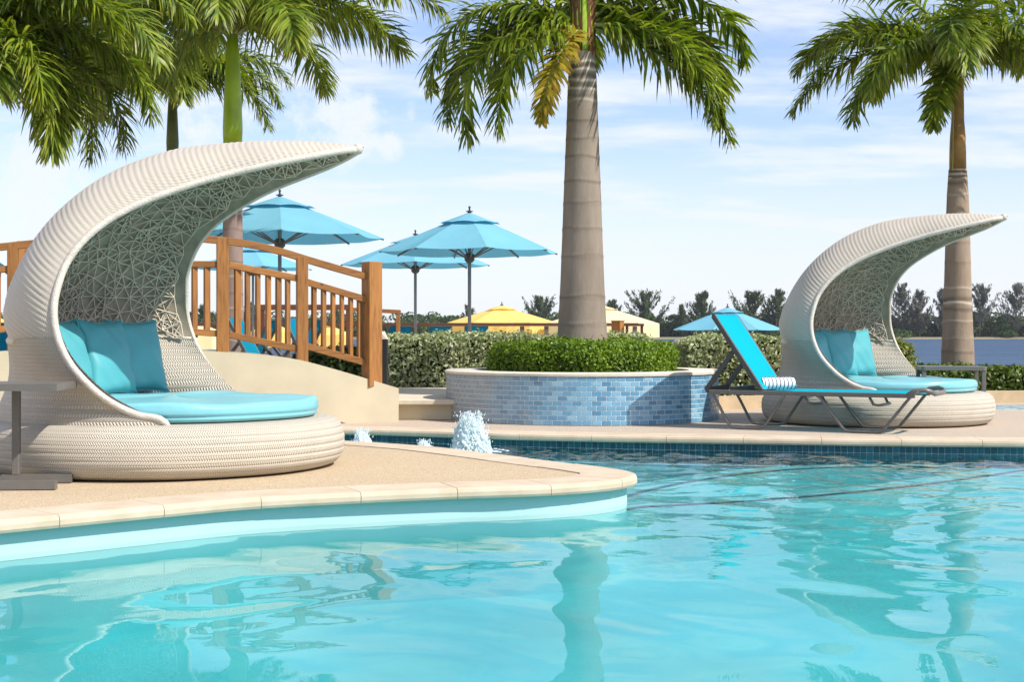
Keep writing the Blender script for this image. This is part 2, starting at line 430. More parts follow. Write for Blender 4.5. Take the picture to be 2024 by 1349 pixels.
def trunkmat(name, c, stain, crown=None):
    t = NT(name)
    a = t.n('Attribute', attribute_name='scar'); v = t.noise(5, 5, .6, None, (1, 1, .35)); st = t.noise(3.0, 5, .65, None, (3, 3, .5))
    g = t.noise(60, 4, .6, None, (1, 1, .25))
    col = t.ramp(v, [(.28, mul(c, .72)), (.5, c), (.75, mul(c, 1.22))])
    col = t.mix(t.math('MULTIPLY', t.math('POWER', st, 2.2), 1.1), col, stain)
    col = t.mix(t.math('MULTIPLY', g, .3), col, mul(c, .6))
    sp = t.n('MapRange'); sp.inputs[1].default_value = 0; sp.inputs[2].default_value = 1; t.lk(a.outputs['Fac'], sp.inputs[0])
    col = t.mix(t.math('MAXIMUM', a.outputs['Fac'], 0), col, (.62, .55, .42))
    col = t.mix(t.math('MAXIMUM', t.math('MULTIPLY', a.outputs['Fac'], -1), 0), col, (.085, .065, .05))
    t.col(col); return t.set(.85, 0, .15, t.bump(g, .5, .006))
M_TRUNK = trunkmat('palm_bark', (.29, .24, .19), (.21, .155, .11))
M_TRUNK2 = trunkmat('palm_bark_warm', (.35, .28, .21), (.20, .12, .06))
M_TRUNK3 = trunkmat('palm_bark_pinkish', (.30, .225, .19), (.21, .15, .13))
M_SHAFT = simple('green_crownshaft', (.30, .45, .012), .35, .5, .22, 3)
M_SHAFT_D = simple('brown_sheath', (.13, .05, .018), .6, .3, .35, 5, .3, 40)
M_SHAFT_O = simple('ochre_crownshaft', (.26, .15, .035), .5, .4, .4, 4, .3, 40)
M_SHAFT_M = simple('mossy_crownshaft', (.09, .11, .02), .5, .4, .35, 4)

def watermat(name, tint, dens, bscale, bstr, rough=0.0):
    t = NT(name); t.N.remove(t.b)
    tr = t.n('BsdfTransparent'); gl = t.n('BsdfGlossy'); gl.inputs['Roughness'].default_value = rough
    # the interface is the same seen from below: undo the flip of the index for back faces, as rays pass it unbent
    fr = t.n('Fresnel'); ge = t.n('NewGeometry'); t.lk(t.math('SUBTRACT', 1.333, t.math('MULTIPLY', ge.outputs['Backfacing'], .583)), fr.inputs[0])
    if bstr:
        h = t.noise(bscale, 3, .55)
        if name == 'pool_water':
            # small wind ripples grow towards the open far right of the pool
            sp = t.n('SeparateXYZ'); t.lk(ge.outputs['Position'], sp.inputs[0]); mr = t.n('MapRange'); mr.interpolation_type = 'SMOOTHSTEP'
            for k, v in ((1, 4.2), (2, 9.5), (3, .10), (4, 1.0)): mr.inputs[k].default_value = v
            t.lk(t.math('ADD', sp.outputs[1], t.math('MULTIPLY', sp.outputs[0], .75)), mr.inputs[0])
            h = t.math('MULTIPLY', h, mr.outputs[0])
        nb = t.bump(h, bstr, .012); t.lk(nb, gl.inputs['Normal']); t.lk(nb, fr.inputs['Normal'])
    m = t.n('MixShader'); t.lk(fr.outputs[0], m.inputs[0]); t.lk(tr.outputs[0], m.inputs[1]); t.lk(gl.outputs[0], m.inputs[2])
    t.lk(m.outputs[0], t.out.inputs['Surface'])
    va = t.n('VolumeAbsorption'); va.inputs[0].default_value = (*tint, 1); va.inputs[1].default_value = dens
    t.lk(va.outputs[0], t.out.inputs['Volume'])
    return t.mat
M_WATER = watermat('pool_water', (.0, .90, .92), .45, 8, .24)
def lakemat():
    t = NT('lake_water'); f = t.noise(.03, 5, .6, None, (.5, 5, 1)); t.col(t.ramp(f, [(.35, (.012, .04, .095)), (.5, (.03, .075, .15)), (.68, (.075, .13, .21))]))  # light and dark bands of the ripples are painted into the colour
    return t.set(.4, 0, .12, t.bump(t.noise(1.1, 5, .65, None, (1, 2.2, 1)), 1.0, .6))
M_LAKE = lakemat()
def foam():
    t = NT('foaming_water'); t.col((.93, .97, .98)); t.set(.25, 0, .6)
    tl = t.n('BsdfTranslucent'); tl.inputs[0].default_value = (.85, .97, .98, 1)
    tp = t.n('BsdfTransparent'); m = t.n('MixShader'); m.inputs[0].default_value = .4
    t.lk(t.b.outputs[0], m.inputs[1]); t.lk(tl.outputs[0], m.inputs[2])
    m2 = t.n('MixShader'); t.lk(t.math('MULTIPLY', t.noise(40, 4), .22), m2.inputs[0]); t.lk(m.outputs[0], m2.inputs[1]); t.lk(tp.outputs[0], m2.inputs[2])
    t.lk(m2.outputs[0], t.out.inputs[0]); return t.mat
M_FOAM = foam()
M_SPA = watermat('spa_water', (.0, .9, .95), .3, 14, .3)

# ------------------------------------------------------------------ the ground and the pool
ZF, ZW, ZB = -.04, -.15, -.54               # far deck, water, pool floor
def smooth_path(pts, step):
    """a rounded open path through 2-D points, resampled every STEP metres"""
    p = np.array(pts, float)
    d = np.r_[0, np.cumsum(np.linalg.norm(np.diff(p, axis=0), axis=1))]
    m = np.gradient(p, d, axis=0)
    n = max(2, int(round(d[-1]/step))); t = np.linspace(0, d[-1], n+1)
    i = np.clip(np.searchsorted(d, t)-1, 0, len(d)-2); h = d[i+1]-d[i]; s = ((t-d[i])/h)[:, None]; h = h[:, None]
    return (2*s**3-3*s**2+1)*p[i]+(s**3-2*s**2+s)*h*m[i]+(-2*s**3+3*s**2)*p[i+1]+(s**3-s**2)*h*m[i+1]
def offset(path, dist):
    t = np.gradient(path, axis=0); t /= np.linalg.norm(t, axis=1)[:, None]
    return path+np.c_[-t[:, 1], t[:, 0]]*dist
isl = smooth_path([(-9, 1.9), (-6.5, 2.5), (-4.5, 3.55), (-3.1, 4.62), (-2.02, 5.62), (-1.51, 6.10), (-1.16, 6.40), (-.756, 6.60), (-.27, 6.79), (.217, 6.95),
                   (.42, 7.08), (.575, 7.25), (.655, 7.44), (.65, 7.62), (.55, 7.83), (.26, 8.25), (-.197, 8.92), (-.54, 9.36), (-1.09, 9.82), (-1.9, 10.2), (-3.2, 10.5), (-5, 10.6), (-9, 10.6)], .03)
far = smooth_path([(-9, 11.3), (-5, 11.36), (-3, 11.5), (-2.1, 11.62), (-1.38, 11.66), (-.7, 11.42), (-.05, 11.10), (.7, 10.87), (1.48, 10.70), (2.57, 10.49), (3.72, 10.34), (6, 10.2), (9, 10.1)], .03)
island = tag(bpy.data.objects.new('island_deck', None), 'rounded deck of tan shell aggregate edged by pale coping stones in the pool', None, None, 'structure'); C.objects.link(island)
fardeck = tag(bpy.data.objects.new('far_deck', None), 'pinkish paved deck along the far edge of the pool', None, None, 'structure'); C.objects.link(fardeck)

def coping(path, width, ztop, thick, length, parent, start=0.0, ccw=1):
    d = np.r_[0, np.cumsum(np.linalg.norm(np.diff(path, axis=0), axis=1))]
    a = start
    inner = offset(path, width*ccw)
    rng = random.Random(4)
    while a < d[-1]-.05:
        b = min(a+length, d[-1]); ts = np.linspace(a+.0015, b-.0015, 7)
        O = np.c_[np.interp(ts, d, path[:, 0]), np.interp(ts, d, path[:, 1])]
        I = np.c_[np.interp(ts, d, inner[:, 0]), np.interp(ts, d, inner[:, 1])]
        c = .020; O2 = O+(I-O)*(c/width); O1 = O+(I-O)*(c*.29/width)
        dz = rng.uniform(-.0012, .0012)
        rows = [(O1, ztop-thick), (O, ztop-thick+.012), (O, ztop-c+dz), (O1, ztop-c*.29+dz), (O2, ztop+dz), (I, ztop+dz), (I, ztop-thick)]
        vs = [(p[0], p[1], z) for (A, z) in rows for p in A]; fs = []; n = 7
        for r in range(6):
            for k in range(n-1):
                q = (r*n+k, r*n+k+1, (r+1)*n+k+1, (r+1)*n+k); fs.append(q if ccw > 0 else q[::-1])
        e0 = tuple(r*n for r in range(7)); e1 = tuple(r*n+n-1 for r in range(7))[::-1]
        fs += [e0[::-1], e1[::-1]]
        fs.append(tuple([k for k in range(n)][::-1]+[6*n+k for k in range(n)]))
        mb = MB(); mb.add(vs, fs); mb.build('coping_stone', M_COPING, parent)
        a = b
# island: front path runs left to right, land lies on its left-hand side
def arc_at(path, pt):
    d = np.r_[0, np.cumsum(np.linalg.norm(np.diff(path, axis=0), axis=1))]
    return d[np.argmin(np.linalg.norm(path-np.array(pt), axis=1))]
s0 = arc_at(isl, (-1.51, 6.12))
coping(isl, .30, 0.0, .052, .475, island, s0-.475*math.floor(s0/.475))
ins = offset(isl, .308)[::4]
mb = MB(); mb.prism([tuple(p) for p in ins], -.2, -.004, sides=True, bottom=False); mb.build('aggregate_surface', M_AGG, island)
mb = MB(); mb.prism([tuple(p) for p in offset(isl, .05)[::6]], -.3, -.03, sides=False, bottom=False); mb.build('joint_bed', M_JOINT, island)
def wall_strip(path, z0, z1, name, mat, parent=None, flip=False):
    n = len(path); V = np.r_[np.c_[path, np.full(n, z0)], np.c_[path, np.full(n, z1)]]
    i = np.arange(n-1); Q = np.c_[i, i+1, n+i+1, n+i]
    if flip: Q = Q[:, ::-1]
    return np_mesh(name, V, Q, mat, parent)
tag(wall_strip(offset(isl, .055)[::3], ZW-.02, -.03, 'island_pool_wall', M_PLASTER), 'pale plaster pool wall under the island deck', None, None, 'structure')
tag(wall_strip(offset(isl, .058)[::3], ZB-.05, ZW-.02, 'island_wall_base', M_FLOOR), 'aqua plaster foot of the island pool wall', None, None, 'structure')
# far deck: path runs left to right, land on the left-hand side too
coping(far, .34, ZF, .05, .575, fardeck, 0)
fin = [tuple(p) for p in offset(far, .346)[::6]]
mb = MB(); mb.prism(fin+[(9, 41), (-9, 41)], -.3, ZF-.003, sides=False, bottom=False)
mb.prism([(-40, 11.3), (-9, 11.3), (-9, 41), (-40, 41)], -.3, ZF-.003, sides=False, bottom=False)
mb.prism([(9, -30), (40, -30), (40, 33), (9, 33)], -.3, ZF-.003, sides=False, bottom=False)
mb.prism([(-40, -30), (9, -30), (9, -5), (-40, -5)], -.3, ZF-.003, sides=False, bottom=False)
mb.prism([(-40, -5), (-9, -5), (-9, 11.3), (-40, 11.3)], -.3, ZF-.003, sides=False, bottom=False)
mb.build('paving', M_PAVE, fardeck)
mb = MB(); mb.prism([tuple(p) for p in offset(far, .03)[::6]]+[tuple(p) for p in offset(far, .36)[::-6]], -.3, ZF-.03, sides=False, bottom=False); mb.build('joint_bed', M_JOINT, fardeck)
tag(wall_strip(offset(far, .03)[::3], ZF-.21, ZF-.03, 'tile_backing', M_GROUT), 'grouted strip of pool wall behind the dark blue tiles', None, None, 'structure')
tag(wall_strip(offset(far, .033)[::3], ZB-.05, ZF-.215, 'far_pool_wall', M_FLOOR), 'aqua plaster pool wall under the dark blue tiles', None, None, 'structure')
# two rows of dark blue waterline tiles along the far edge
farwall = tag(bpy.data.objects.new('waterline_tiles', None), 'two rows of dark blue tiles on the far pool wall', None, None, 'structure'); C.objects.link(farwall)
tl_me = {}
fo = offset(far, .0295); fd = np.r_[0, np.cumsum(np.linalg.norm(np.diff(fo, axis=0), axis=1))]
a0, a1 = arc_at(far, (-1.75, 11.65)), arc_at(far, (3.95, 10.3))
pitch = (a1-a0)/round((a1-a0)/.0465)
tile_box = MB(); tile_box.box((0, 0, 0), (pitch-.0042, .010, .0458), bev=.0012)
tile_mesh = None; rest = MB(); cnt = 0
k = 0
while True:
    s = (k+.5)*pitch+a0
    if s > a1: break
    p = (np.interp(s, fd, fo[:, 0]), np.interp(s, fd, fo[:, 1])); q = (np.interp(s+.02, fd, fo[:, 0]), np.interp(s+.02, fd, fo[:, 1]))
    an = math.atan2(q[1]-p[1], q[0]-p[0])
    for r in range(2):
        zc = ZF-.05-.0035-.0235-r*.0505
        if tile_mesh is None:
            o = tile_box.build('tile', M_TILE, farwall); tile_mesh = o.data
        else: o = link('tile', tile_mesh, farwall)
        o.location = (p[0], p[1], zc); o.rotation_euler = (0, 0, an)
    k += 1
# outlying stretches of the same tiles, outside or at the edge of the view, and the row under water
for (u0, u1, rows) in ((0, a0, (0, 1, 2)), (a1, fd[-1], (0, 1, 2)), (a0, a1, (2,))):
    n = int((u1-u0)/pitch)
    for k in range(n):
        s = u0+(k+.5)*pitch
        p = (np.interp(s, fd, fo[:, 0]), np.interp(s, fd, fo[:, 1])); q = (np.interp(s+.02, fd, fo[:, 0]), np.interp(s+.02, fd, fo[:, 1]))
        M = Matrix.Rotation(math.atan2(q[1]-p[1], q[0]-p[0]), 3, 'Z')
        for r in rows: rest.box((p[0], p[1], ZF-.05-.0035-.0235-r*.0505), (pitch-.0042, .010, .0458), M)
tag(rest.build('tile_run', M_TILE, farwall), kind='stuff')
# pool basin and its submerged steps
mb = MB(); mb.box((0, 4, ZB-.05), (19, 18, .1)); tag(mb.build('pool_floor', M_FLOOR), 'pale plaster floor of the pool', None, None, 'structure')
mb = MB(); mb.box((9.1, 4, -.6), (.2, 18, 1.1)); mb.box((0, -5.1, -.6), (18, .2, 1.1)); mb.box((-9.1, 4, -.6), (.2, 18, 1.1))
tag(mb.build('pool_wall', M_FLOOR), 'pale plaster side wall of the pool', None, None, 'structure')
st = tag(bpy.data.objects.new('pool_steps', None), 'submerged curved pool steps with dark nosing strips', None, None, 'structure'); C.objects.link(st)
for pts in (((.60, 8.2), (.733, 8.48), (1.02, 8.99), (1.29, 9.37), (1.71, 9.83), (2.13, 10.12), (2.55, 10.24), (3.2, 10.22)),
            ((.60, 7.72), (.70, 7.83), (1.11, 8.02), (1.43, 8.17), (1.94, 8.5), (2.5, 8.92), (2.94, 9.32), (3.63, 10.0))):
    pa = smooth_path(pts, .06); pb = offset(pa, .26)
    poly = [tuple(p) for p in pa]+[tuple(p) for p in pb[::-1]]
    mb = MB(); mb.prism(poly, ZB, ZW-.075); mb.build('step', M_FLOOR, st)
    po = offset(pa, .035)
    poly = [tuple(p) for p in pa]+[tuple(p) for p in po[::-1]]
    mb = MB(); mb.prism(poly, ZW-.073, ZW-.068); mb.build('nosing_strip', M_TILE, st)

# water: a closed body whose top is a grid that carries the waves
rng = np.random.default_rng(11)
xs = np.r_[np.arange(-8.95, -4, .25), np.arange(-4, 5.2, .036), np.arange(5.2, 8.96, .25)]
ys = np.r_[np.arange(-4.95, 2.4, .25), np.arange(2.4, 11.8, .03), np.array([11.85])]
GX, GY = np.meshgrid(xs, ys)
H = np.zeros_like(GX)
wx = GX+.22*np.sin(GY*1.1+GX*.7)+.09*np.sin(GY*2.7-GX*1.9+1); wy = GY+.22*np.sin(GX*1.3-GY*.5+2)+.08*np.sin(GX*2.9+GY*1.4)
chop = 1/(1+np.exp(-((GX-.5)*.8+(GY-7.0)*1.2)))
jets = np.exp(-((GX+.3)**2/6+(GY-10.5)**2/2.5))
for i in range(44):
    lam = .30*2**rng.uniform(0, 2.6); ang = rng.uniform(0, 2*PI); kx, ky = 2*PI/lam*math.cos(ang), 2*PI/lam*math.sin(ang)
    H += (.0175 if lam > .6 else .0145)/math.sqrt(22)*lam/(2*PI)*np.sin(kx*wx+ky*wy+rng.uniform(0, 6.28))*(1.0+1.1*chop)
for i in range(40):
    lam = .13*2**rng.uniform(0, 2.0); ang = rng.uniform(0, 2*PI); kx, ky = 2*PI/lam*math.cos(ang), 2*PI/lam*math.sin(ang)
    H += .060/math.sqrt(20)*lam/(2*PI)*np.sin(kx*wx+ky*wy+rng.uniform(0, 6.28))*(chop*.95+1.5*jets+.07)
n0, n1_ = GX.shape
V = np.c_[GX.ravel(), GY.ravel(), (ZW+H).ravel()]
idx = np.arange(n0*n1_).reshape(n0, n1_)
Q = np.c_[idx[:-1, :-1].ravel(), idx[:-1, 1:].ravel(), idx[1:, 1:].ravel(), idx[1:, :-1].ravel()]
ring = np.r_[idx[0, :], idx[1:, -1], idx[-1, -2::-1], idx[-2:0:-1, 0]]
lo = V[ring].copy(); lo[:, 2] = ZB-.3; nb = len(V); V = np.r_[V, lo]; m = len(ring); j = np.arange(m)
Q = np.r_[Q, np.c_[ring[(j+1) % m], ring[j], nb+j, nb+(j+1) % m]]
c4 = [nb+int(np.where(ring == c)[0][0]) for c in (idx[0, 0], idx[0, -1], idx[-1, -1], idx[-1, 0])]
Q = np.r_[Q, [[c4[3], c4[2], c4[1], c4[0]]]]
tag(np_mesh('pool_water', V, Q, M_WATER, smooth=True), 'clear turquoise pool water with gentle ripples', None, None, 'structure')

# ------------------------------------------------------------------ beach, lake, far shore
mb = MB(); mb.add([(-300, 41, -.3), (9, 41, -.3), (9, 43, -.9), (-300, 43, -.9), (9, 62, -1.25), (-300, 62, -1.25)], [(0, 1, 2, 3), (3, 2, 4, 5)])
mb.add([(-300, -30, -.3), (-40, -30, -.3), (-40, 41, -.3), (-300, 41, -.3)], [(0, 1, 2, 3)]); mb.add([(40, -30, -.3), (300, -30, -.3), (300, 33, -.3), (40, 33, -.3)], [(0, 1, 2, 3)])
mb.add([(-300, -300, -.3), (300, -300, -.3), (300, -30, -.3), (-300, -30, -.3)], [(0, 1, 2, 3)])
mb.box((154.5, 32.9, -.8), (291, .2, 1.4))
mb.box((9.1, 37.5, -.8), (.2, 9, 1.4))
tag(mb.build('ground', M_SAND), 'pale sandy ground falling to the lake', None, None, 'structure')
mb = MB(); mb.add([(-1500, 33, -1.06), (1500, 33, -1.06), (1500, 470, -1.06), (-1500, 470, -1.06)], [(0, 1, 2, 3)])
tag(mb.build('lake', M_LAKE), 'ruffled blue lake beyond the garden', None, None, 'structure')
mb = MB(); mb.add([(-3000, 446, -1.1), (3000, 446, -1.1), (3000, 449, -.35), (-3000, 449, -.35), (3000, 4500, .2), (-3000, 4500, .2)], [(0, 1, 2, 3), (3, 2, 4, 5)])
tag(mb.build('far_shore', M_SHORE), 'low brown bank on the far side of the lake', None, None, 'structure')

def leaf_quads(P0, Nr, size, rng, aspect=.55, jit=.7, up=None):
    n = len(P0)
    d = Nr+rng.normal(size=(n, 3))*jit; d /= np.linalg.norm(d, axis=1)[:, None]
    a = rng.normal(size=(n, 3)) if up is None else up+rng.normal(size=(n, 3))*.35
    a -= d*(a*d).sum(1)[:, None]; a /= np.linalg.norm(a, axis=1)[:, None]; b = np.cross(d, a)
    s = (size*rng.uniform(.6, 1.35, n))[:, None]
    v = np.stack([P0-a*s, P0+b*s*aspect, P0+a*s, P0-b*s*aspect], 1).reshape(-1, 3)
    q = np.arange(4*n).reshape(n, 4); return v, q

# far side of the lake: mangroves as one mass, casuarinas one by one
rng = np.random.default_rng(5)
VV = []; NN = []
for i in range(620):
    cx = rng.uniform(-185, 185); y = rng.uniform(449, 470); r = rng.uniform(1.6, 3.2); h = rng.uniform(4.2, 8.6) if y > 454 else rng.uniform(2.5, 5.5)
    n = 110; d = rng.normal(size=(n, 3)); d /= np.linalg.norm(d, axis=1)[:, None]; d[:, 2] = np.abs(d[:, 2])*.9-.15
    VV.append(np.array([cx, y, h-1.6-r*.3])+d*np.array([r*1.25, r, r*.95])); NN.append(d)
    k = 40; s = rng.uniform(0, 1, k)[:, None]; d2 = rng.normal(size=(k, 3)); d2[:, 2] = .2
    VV.append(np.array([cx, y-.5, -.4])+np.c_[d2[:, 0]*r*.8, d2[:, 1]*.6, s[:, 0]*(h-1.6)]); NN.append(d2/np.linalg.norm(d2, axis=1)[:, None])
v, q = leaf_quads(np.concatenate(VV), np.concatenate(NN), .42, rng, .7, .5)
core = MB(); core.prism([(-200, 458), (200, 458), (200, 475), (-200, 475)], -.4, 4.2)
tag(np_mesh('mangrove_belt', v, q, M_MANG), 'dense green mangrove bushes along the far shore', 'mangroves', None, 'stuff')
tag(core.build('shore_thicket', M_CORE), 'thicket block under the far mangroves, its shade put into the dark colour', 'thicket', None, 'stuff')  # plain block whose near-black colour stands for shade among the stems

def casuarina(pxc, pyt, wpx, label, seed, bare=False, Y=452, py0=648):
    rng = np.random.default_rng(seed)
    x0 = X(pxc, Y); zb = -.6; top = Z(pyt, Y); Ht = top-zb; wd = wpx/FPX*Y
    t = thing('casuarina_tree', label, 'tree', (x0, Y, zb), 0, 'casuarina trees across the lake')
    mb = MB(); lean = rng.uniform(-.06, .06)
    mb.tube([(0, 0, 0), (lean*Ht*.4, 0, Ht*.4), (lean*Ht, 0, Ht*.93)], [.26, .17, .03], 6)
    pts = []; ups = []
    nl = 40 if wpx > 35 else 20
    for i in range(nl):
        f = rng.uniform(.06, .97); base = np.array([lean*Ht*f, 0, Ht*f*.92])
        az = rng.uniform(0, 2*PI); reach = wd*.78*(1.06-f*.9)*rng.uniform(.4, 1.1)
        rise = reach*rng.uniform(.6, 1.5)+Ht*.05
        tip = base+np.array([math.cos(az)*reach, math.sin(az)*reach, rise])
        tip[2] = min(tip[2], Ht)
        mid = (base+tip)/2+np.array([0, 0, -rise*.12])
        mb.tube([base, mid, tip], [.08, .05, .015], 4)
        k = 84 if not bare else 60
        s = rng.uniform(.15, 1.05, k)[:, None]
        c = base*(1-s)**2+2*mid*s*(1-s)+tip*s*s+rng.normal(size=(k, 3))*np.array([.27, .27, .24])*(1.0 if not bare else 1.15)
        pts.append(c); dirv = (tip-base)/np.linalg.norm(tip-base)*.6+np.array([0, 0, .75]); ups.append(np.tile(dirv, (k, 1)))
    mb.build('trunk', M_BARK, t)
    P0 = np.concatenate(pts); U = np.concatenate(ups)
    v, q = leaf_quads(P0, rng.normal(size=P0.shape), .62, rng, .23, .3, U)
    np_mesh('crown', v, q, M_CAS2 if bare else M_CAS, t)
CAS = [(925, 603, 34, 'small wispy casuarina rising behind the left slope of the yellow umbrella'), (1066, 588, 62, 'thin spreading casuarina between yellow umbrella and big palm trunk'),
       (1208, 592, 36, 'casuarina just peeping out right of the big palm trunk'), (1274, 578, 78, 'broad casuarina standing alone above the cream umbrella'),
       (1350, 604, 22, 'tiny sparse casuarina left of the far teal umbrella'), (1386, 576, 50, 'pointed casuarina above the left edge of the far teal umbrella'),
       (1484, 578, 62, 'dark dense casuarina behind the far teal umbrella'), (1534, 573, 54, 'tall dark casuarina touching the back of the right daybed'),
       (1784, 562, 58, 'brownish bare casuarina seen just right of the right daybed hood'), (1818, 574, 44, 'lower brownish casuarina with open crown left of the right palm trunk'),
       (1862, 570, 40, 'casuarina whose tip shows at the left edge of the right palm trunk'), (1936, 563, 66, 'casuarina standing directly right of the right palm trunk'),
       (2008, 563, 74, 'grey casuarina at the right end of the far shore'), (405, 606, 40, 'far casuarina seen between bridge balusters beside the left tall post'),
       (500, 600, 40, 'far casuarina seen between bridge balusters right of the pinkish palm trunk'), (665, 612, 26, 'faint casuarina low behind the right bay of the bridge railing')]
for i, (a, b, c, l) in enumerate(CAS): casuarina(a, b, c, l, 40+i, bare=i in (8, 9, 11, 12, 10))

# ------------------------------------------------------------------ daybeds
RIM = np.array([(.345,.79,.262),(.33,.80,.29),(.2,.84,.33),(.07,.885,.4),(-.04,.92,.5),(-.12,.935,.6),(-.17,.935,.7),(-.2,.925,.8),(-.21,.905,.9),(-.2,.875,1.0),(-.18,.83,1.1),(-.13,.78,1.2),(-.05,.71,1.3),(.08,.62,1.4),(.28,.51,1.5),(.55,.375,1.6),(.73,.30,1.65),(.92,.205,1.7),(1.06,.10,1.74),(1.15,.0,1.765)])
SPN = np.array([[-.905, .262], [-.895, .31], [-.836, .494], [-.815, .714], [-.795, .946], [-.678, 1.18], [-.494, 1.429], [-.241, 1.638], [.073, 1.762], [.424, 1.804], [.795, 1.809], [1.165, 1.775]])
def resamp(Pn, n):
    d = np.r_[0, np.cumsum(np.linalg.norm(np.diff(Pn, axis=0), axis=1))]; d /= d[-1]
    t = np.linspace(0, 1, n); m = np.gradient(Pn, d, axis=0)
    i = np.clip(np.searchsorted(d, t)-1, 0, len(d)-2); h = d[i+1]-d[i]; s = ((t-d[i])/h)[:, None]; h = h[:, None]
    return (2*s**3-3*s**2+1)*Pn[i]+(s**3-2*s**2+s)*h*m[i]+(-2*s**3+3*s**2)*Pn[i+1]+(s**3-s**2)*h*m[i+1]
def shell(n, m):
    r = resamp(RIM, n); s3 = resamp(np.c_[SPN[:, 0], np.zeros(len(SPN)), SPN[:, 1]], n)
    th = np.linspace(-PI/2, PI/2, m); M = r*[1, 0, 1]
    E = M[:, None, :]+np.sin(th)[None, :, None]*(r[:, None, 1:2]*np.array([0, 1, 0]))+np.cos(th)[None, :, None]*(s3-M)[:, None, :]
    # near the base the shell follows the round rim of the base instead
    ra = np.arctan2(r[:, 1], r[:, 0]); rb = np.hypot(r[:, 1], r[:, 0]); q = th/(PI/2)
    a = PI-q[None, :]*(PI-ra)[:, None]; rad = (-s3[:, 0])[:, None]*(1-q[None, :]**2)+rb[:, None]*q[None, :]**2
    zc = s3[:, 2][:, None]*(1-q[None, :]**2)+r[:, 2][:, None]*q[None, :]**2
    Cc = np.stack([rad*np.cos(a), rad*np.sin(a), zc], -1)
    wgt = np.clip((.80-np.maximum(E[..., 2], Cc[..., 2]))/.45, 0, 1); wgt = (wgt*wgt*(3-2*wgt))[..., None]
    return E*(1-wgt)+Cc*wgt, np.degrees(th)
def normals(Pg):
    a = np.gradient(Pg, axis=0); b = np.gradient(Pg, axis=1); nn = np.cross(b, a)
    nn /= np.linalg.norm(nn, axis=2)[..., None]+1e-9; return nn
def hole(th, z):
    zt = np.interp(th, [-60, -52, -40, -27, -18, -5, 5, 12, 20], [.5, .70, .795, .905, .945, .95, .88, .70, .5])
    return (z > .70) & (z < zt)
def make_daybed(loc, rz, label):
    t = thing('daybed', label, 'daybed', loc, rz, 'round woven daybeds with hooked hoods')
    # base: a fat woven cushion ring, in bands
    prof = []
    for a in np.linspace(-80, 83, 150):
        ar = R(a); r = .845+.155*math.copysign(abs(math.cos(ar))**.62, math.cos(ar)); z = .138+.138*math.copysign(abs(math.sin(ar))**.85, math.sin(ar))
        prof.append((r, z))
    prof = np.array(prof); ds = np.r_[0, np.cumsum(np.linalg.norm(np.diff(prof, axis=0), axis=1))]
    prof[:, 0] += .0035*np.abs(np.sin(PI*ds/.039))
    prof = np.r_[prof, [[.5, .280], [.0001, .280]]]; ds = np.r_[ds, ds[-1]+.35, ds[-1]+.85]
    seg = 160; an = np.linspace(0, 2*PI, seg+1); wob = 1+.004*np.sin(an*5+1)+.003*np.sin(an*9)
    wob[-1] = wob[0]
    Vv = np.stack([prof[:, 0][:, None]*np.cos(an)*wob, prof[:, 0][:, None]*np.sin(an)*wob, np.repeat(prof[:, 1][:, None], seg+1, 1)], -1)
    n = len(prof); ii = np.arange(n*(seg+1)).reshape(n, seg+1)
    Q = np.c_[ii[:-1, :-1].ravel(), ii[:-1, 1:].ravel(), ii[1:, 1:].ravel(), ii[1:, :-1].ravel()]
    uv = np.stack([np.repeat((an*1.0)[None], n, 0), np.repeat(ds[:, None], seg+1, 1)], -1)
    np_mesh('base', Vv.reshape(-1, 3), Q, M_BASE, t, smooth=True, uv=uv.reshape(-1, 2))
    mb = MB(); mb.lathe([(.80, 0), (.80, .03)], 48); mb.build('plinth', M_BLACK, t)
    # outer shell: ribbed hood over a herringbone skirt
    n, m = 460, 97
    Pg, th = shell(n, m); nn = normals(Pg)
    # outward: away from the hollow side
    Cn = Pg.mean(axis=1)[:, None, :]
    sgn = np.sign(((Pg-Cn)*nn).sum(2).mean()); nn *= sgn
    along = np.r_[0, np.cumsum(np.linalg.norm(np.diff(resamp(np.c_[SPN[:, 0], np.zeros(len(SPN)), SPN[:, 1]], n), axis=0), axis=1))]
    rimlen = np.r_[0, np.cumsum(np.linalg.norm(np.diff(resamp(RIM, n), axis=0), axis=1))]
    zline = .63+.07*np.abs(np.sin(np.radians(th)))[None, :]
    rib = np.clip((Pg[..., 2]-zline)/.05, 0, 1)
    phs = along[:, None]/.034+.10*np.sin(np.radians(th)*5+along[:, None]*1.7)+.08*np.sin(along[:, None]*9)
    edge = np.clip((90-np.abs(th))/9, 0, 1)[None, :]
    bump = (.5-np.abs((phs % 1)-.42))*2; bump = np.clip(bump, 0, 1)**.7
    Po = Pg+nn*((.0044*bump*rib*edge*np.clip((1-np.linspace(0, 1, n))/.04, 0, 1)[:, None])[..., None])
    ii = np.arange(n*m).reshape(n, m)
    Q = np.stack([ii[:-1, :-1], ii[:-1, 1:], ii[1:, 1:], ii[1:, :-1]], -1).reshape(-1, 4)
    zc = Pg[..., 2].ravel()[Q].mean(1); tc_ = np.tile(th, (n, 1)).ravel()[Q].mean(1)
    keep = ~hole(tc_, zc) & (Q[:, 0]//m < n-3)
    warc = np.linalg.norm(np.diff(Pg, axis=1), axis=2); ua = np.concatenate([np.zeros((n, 1)), np.cumsum(warc, 1)], 1); ua -= ua[:, m//2:m//2+1]
    uv = np.stack([ua, np.where(rib > .5, along[:, None]+0*ua, Pg[..., 2])], -1).reshape(-1, 2)
    lower = (rib.ravel()[Q].mean(1) < .5)
    if sgn < 0: Q = Q[:, ::-1]
    Vo = Po.reshape(-1, 3)
    np_mesh('hood', Vo, Q[keep & ~lower], M_RIB, t, smooth=True, uv=uv)
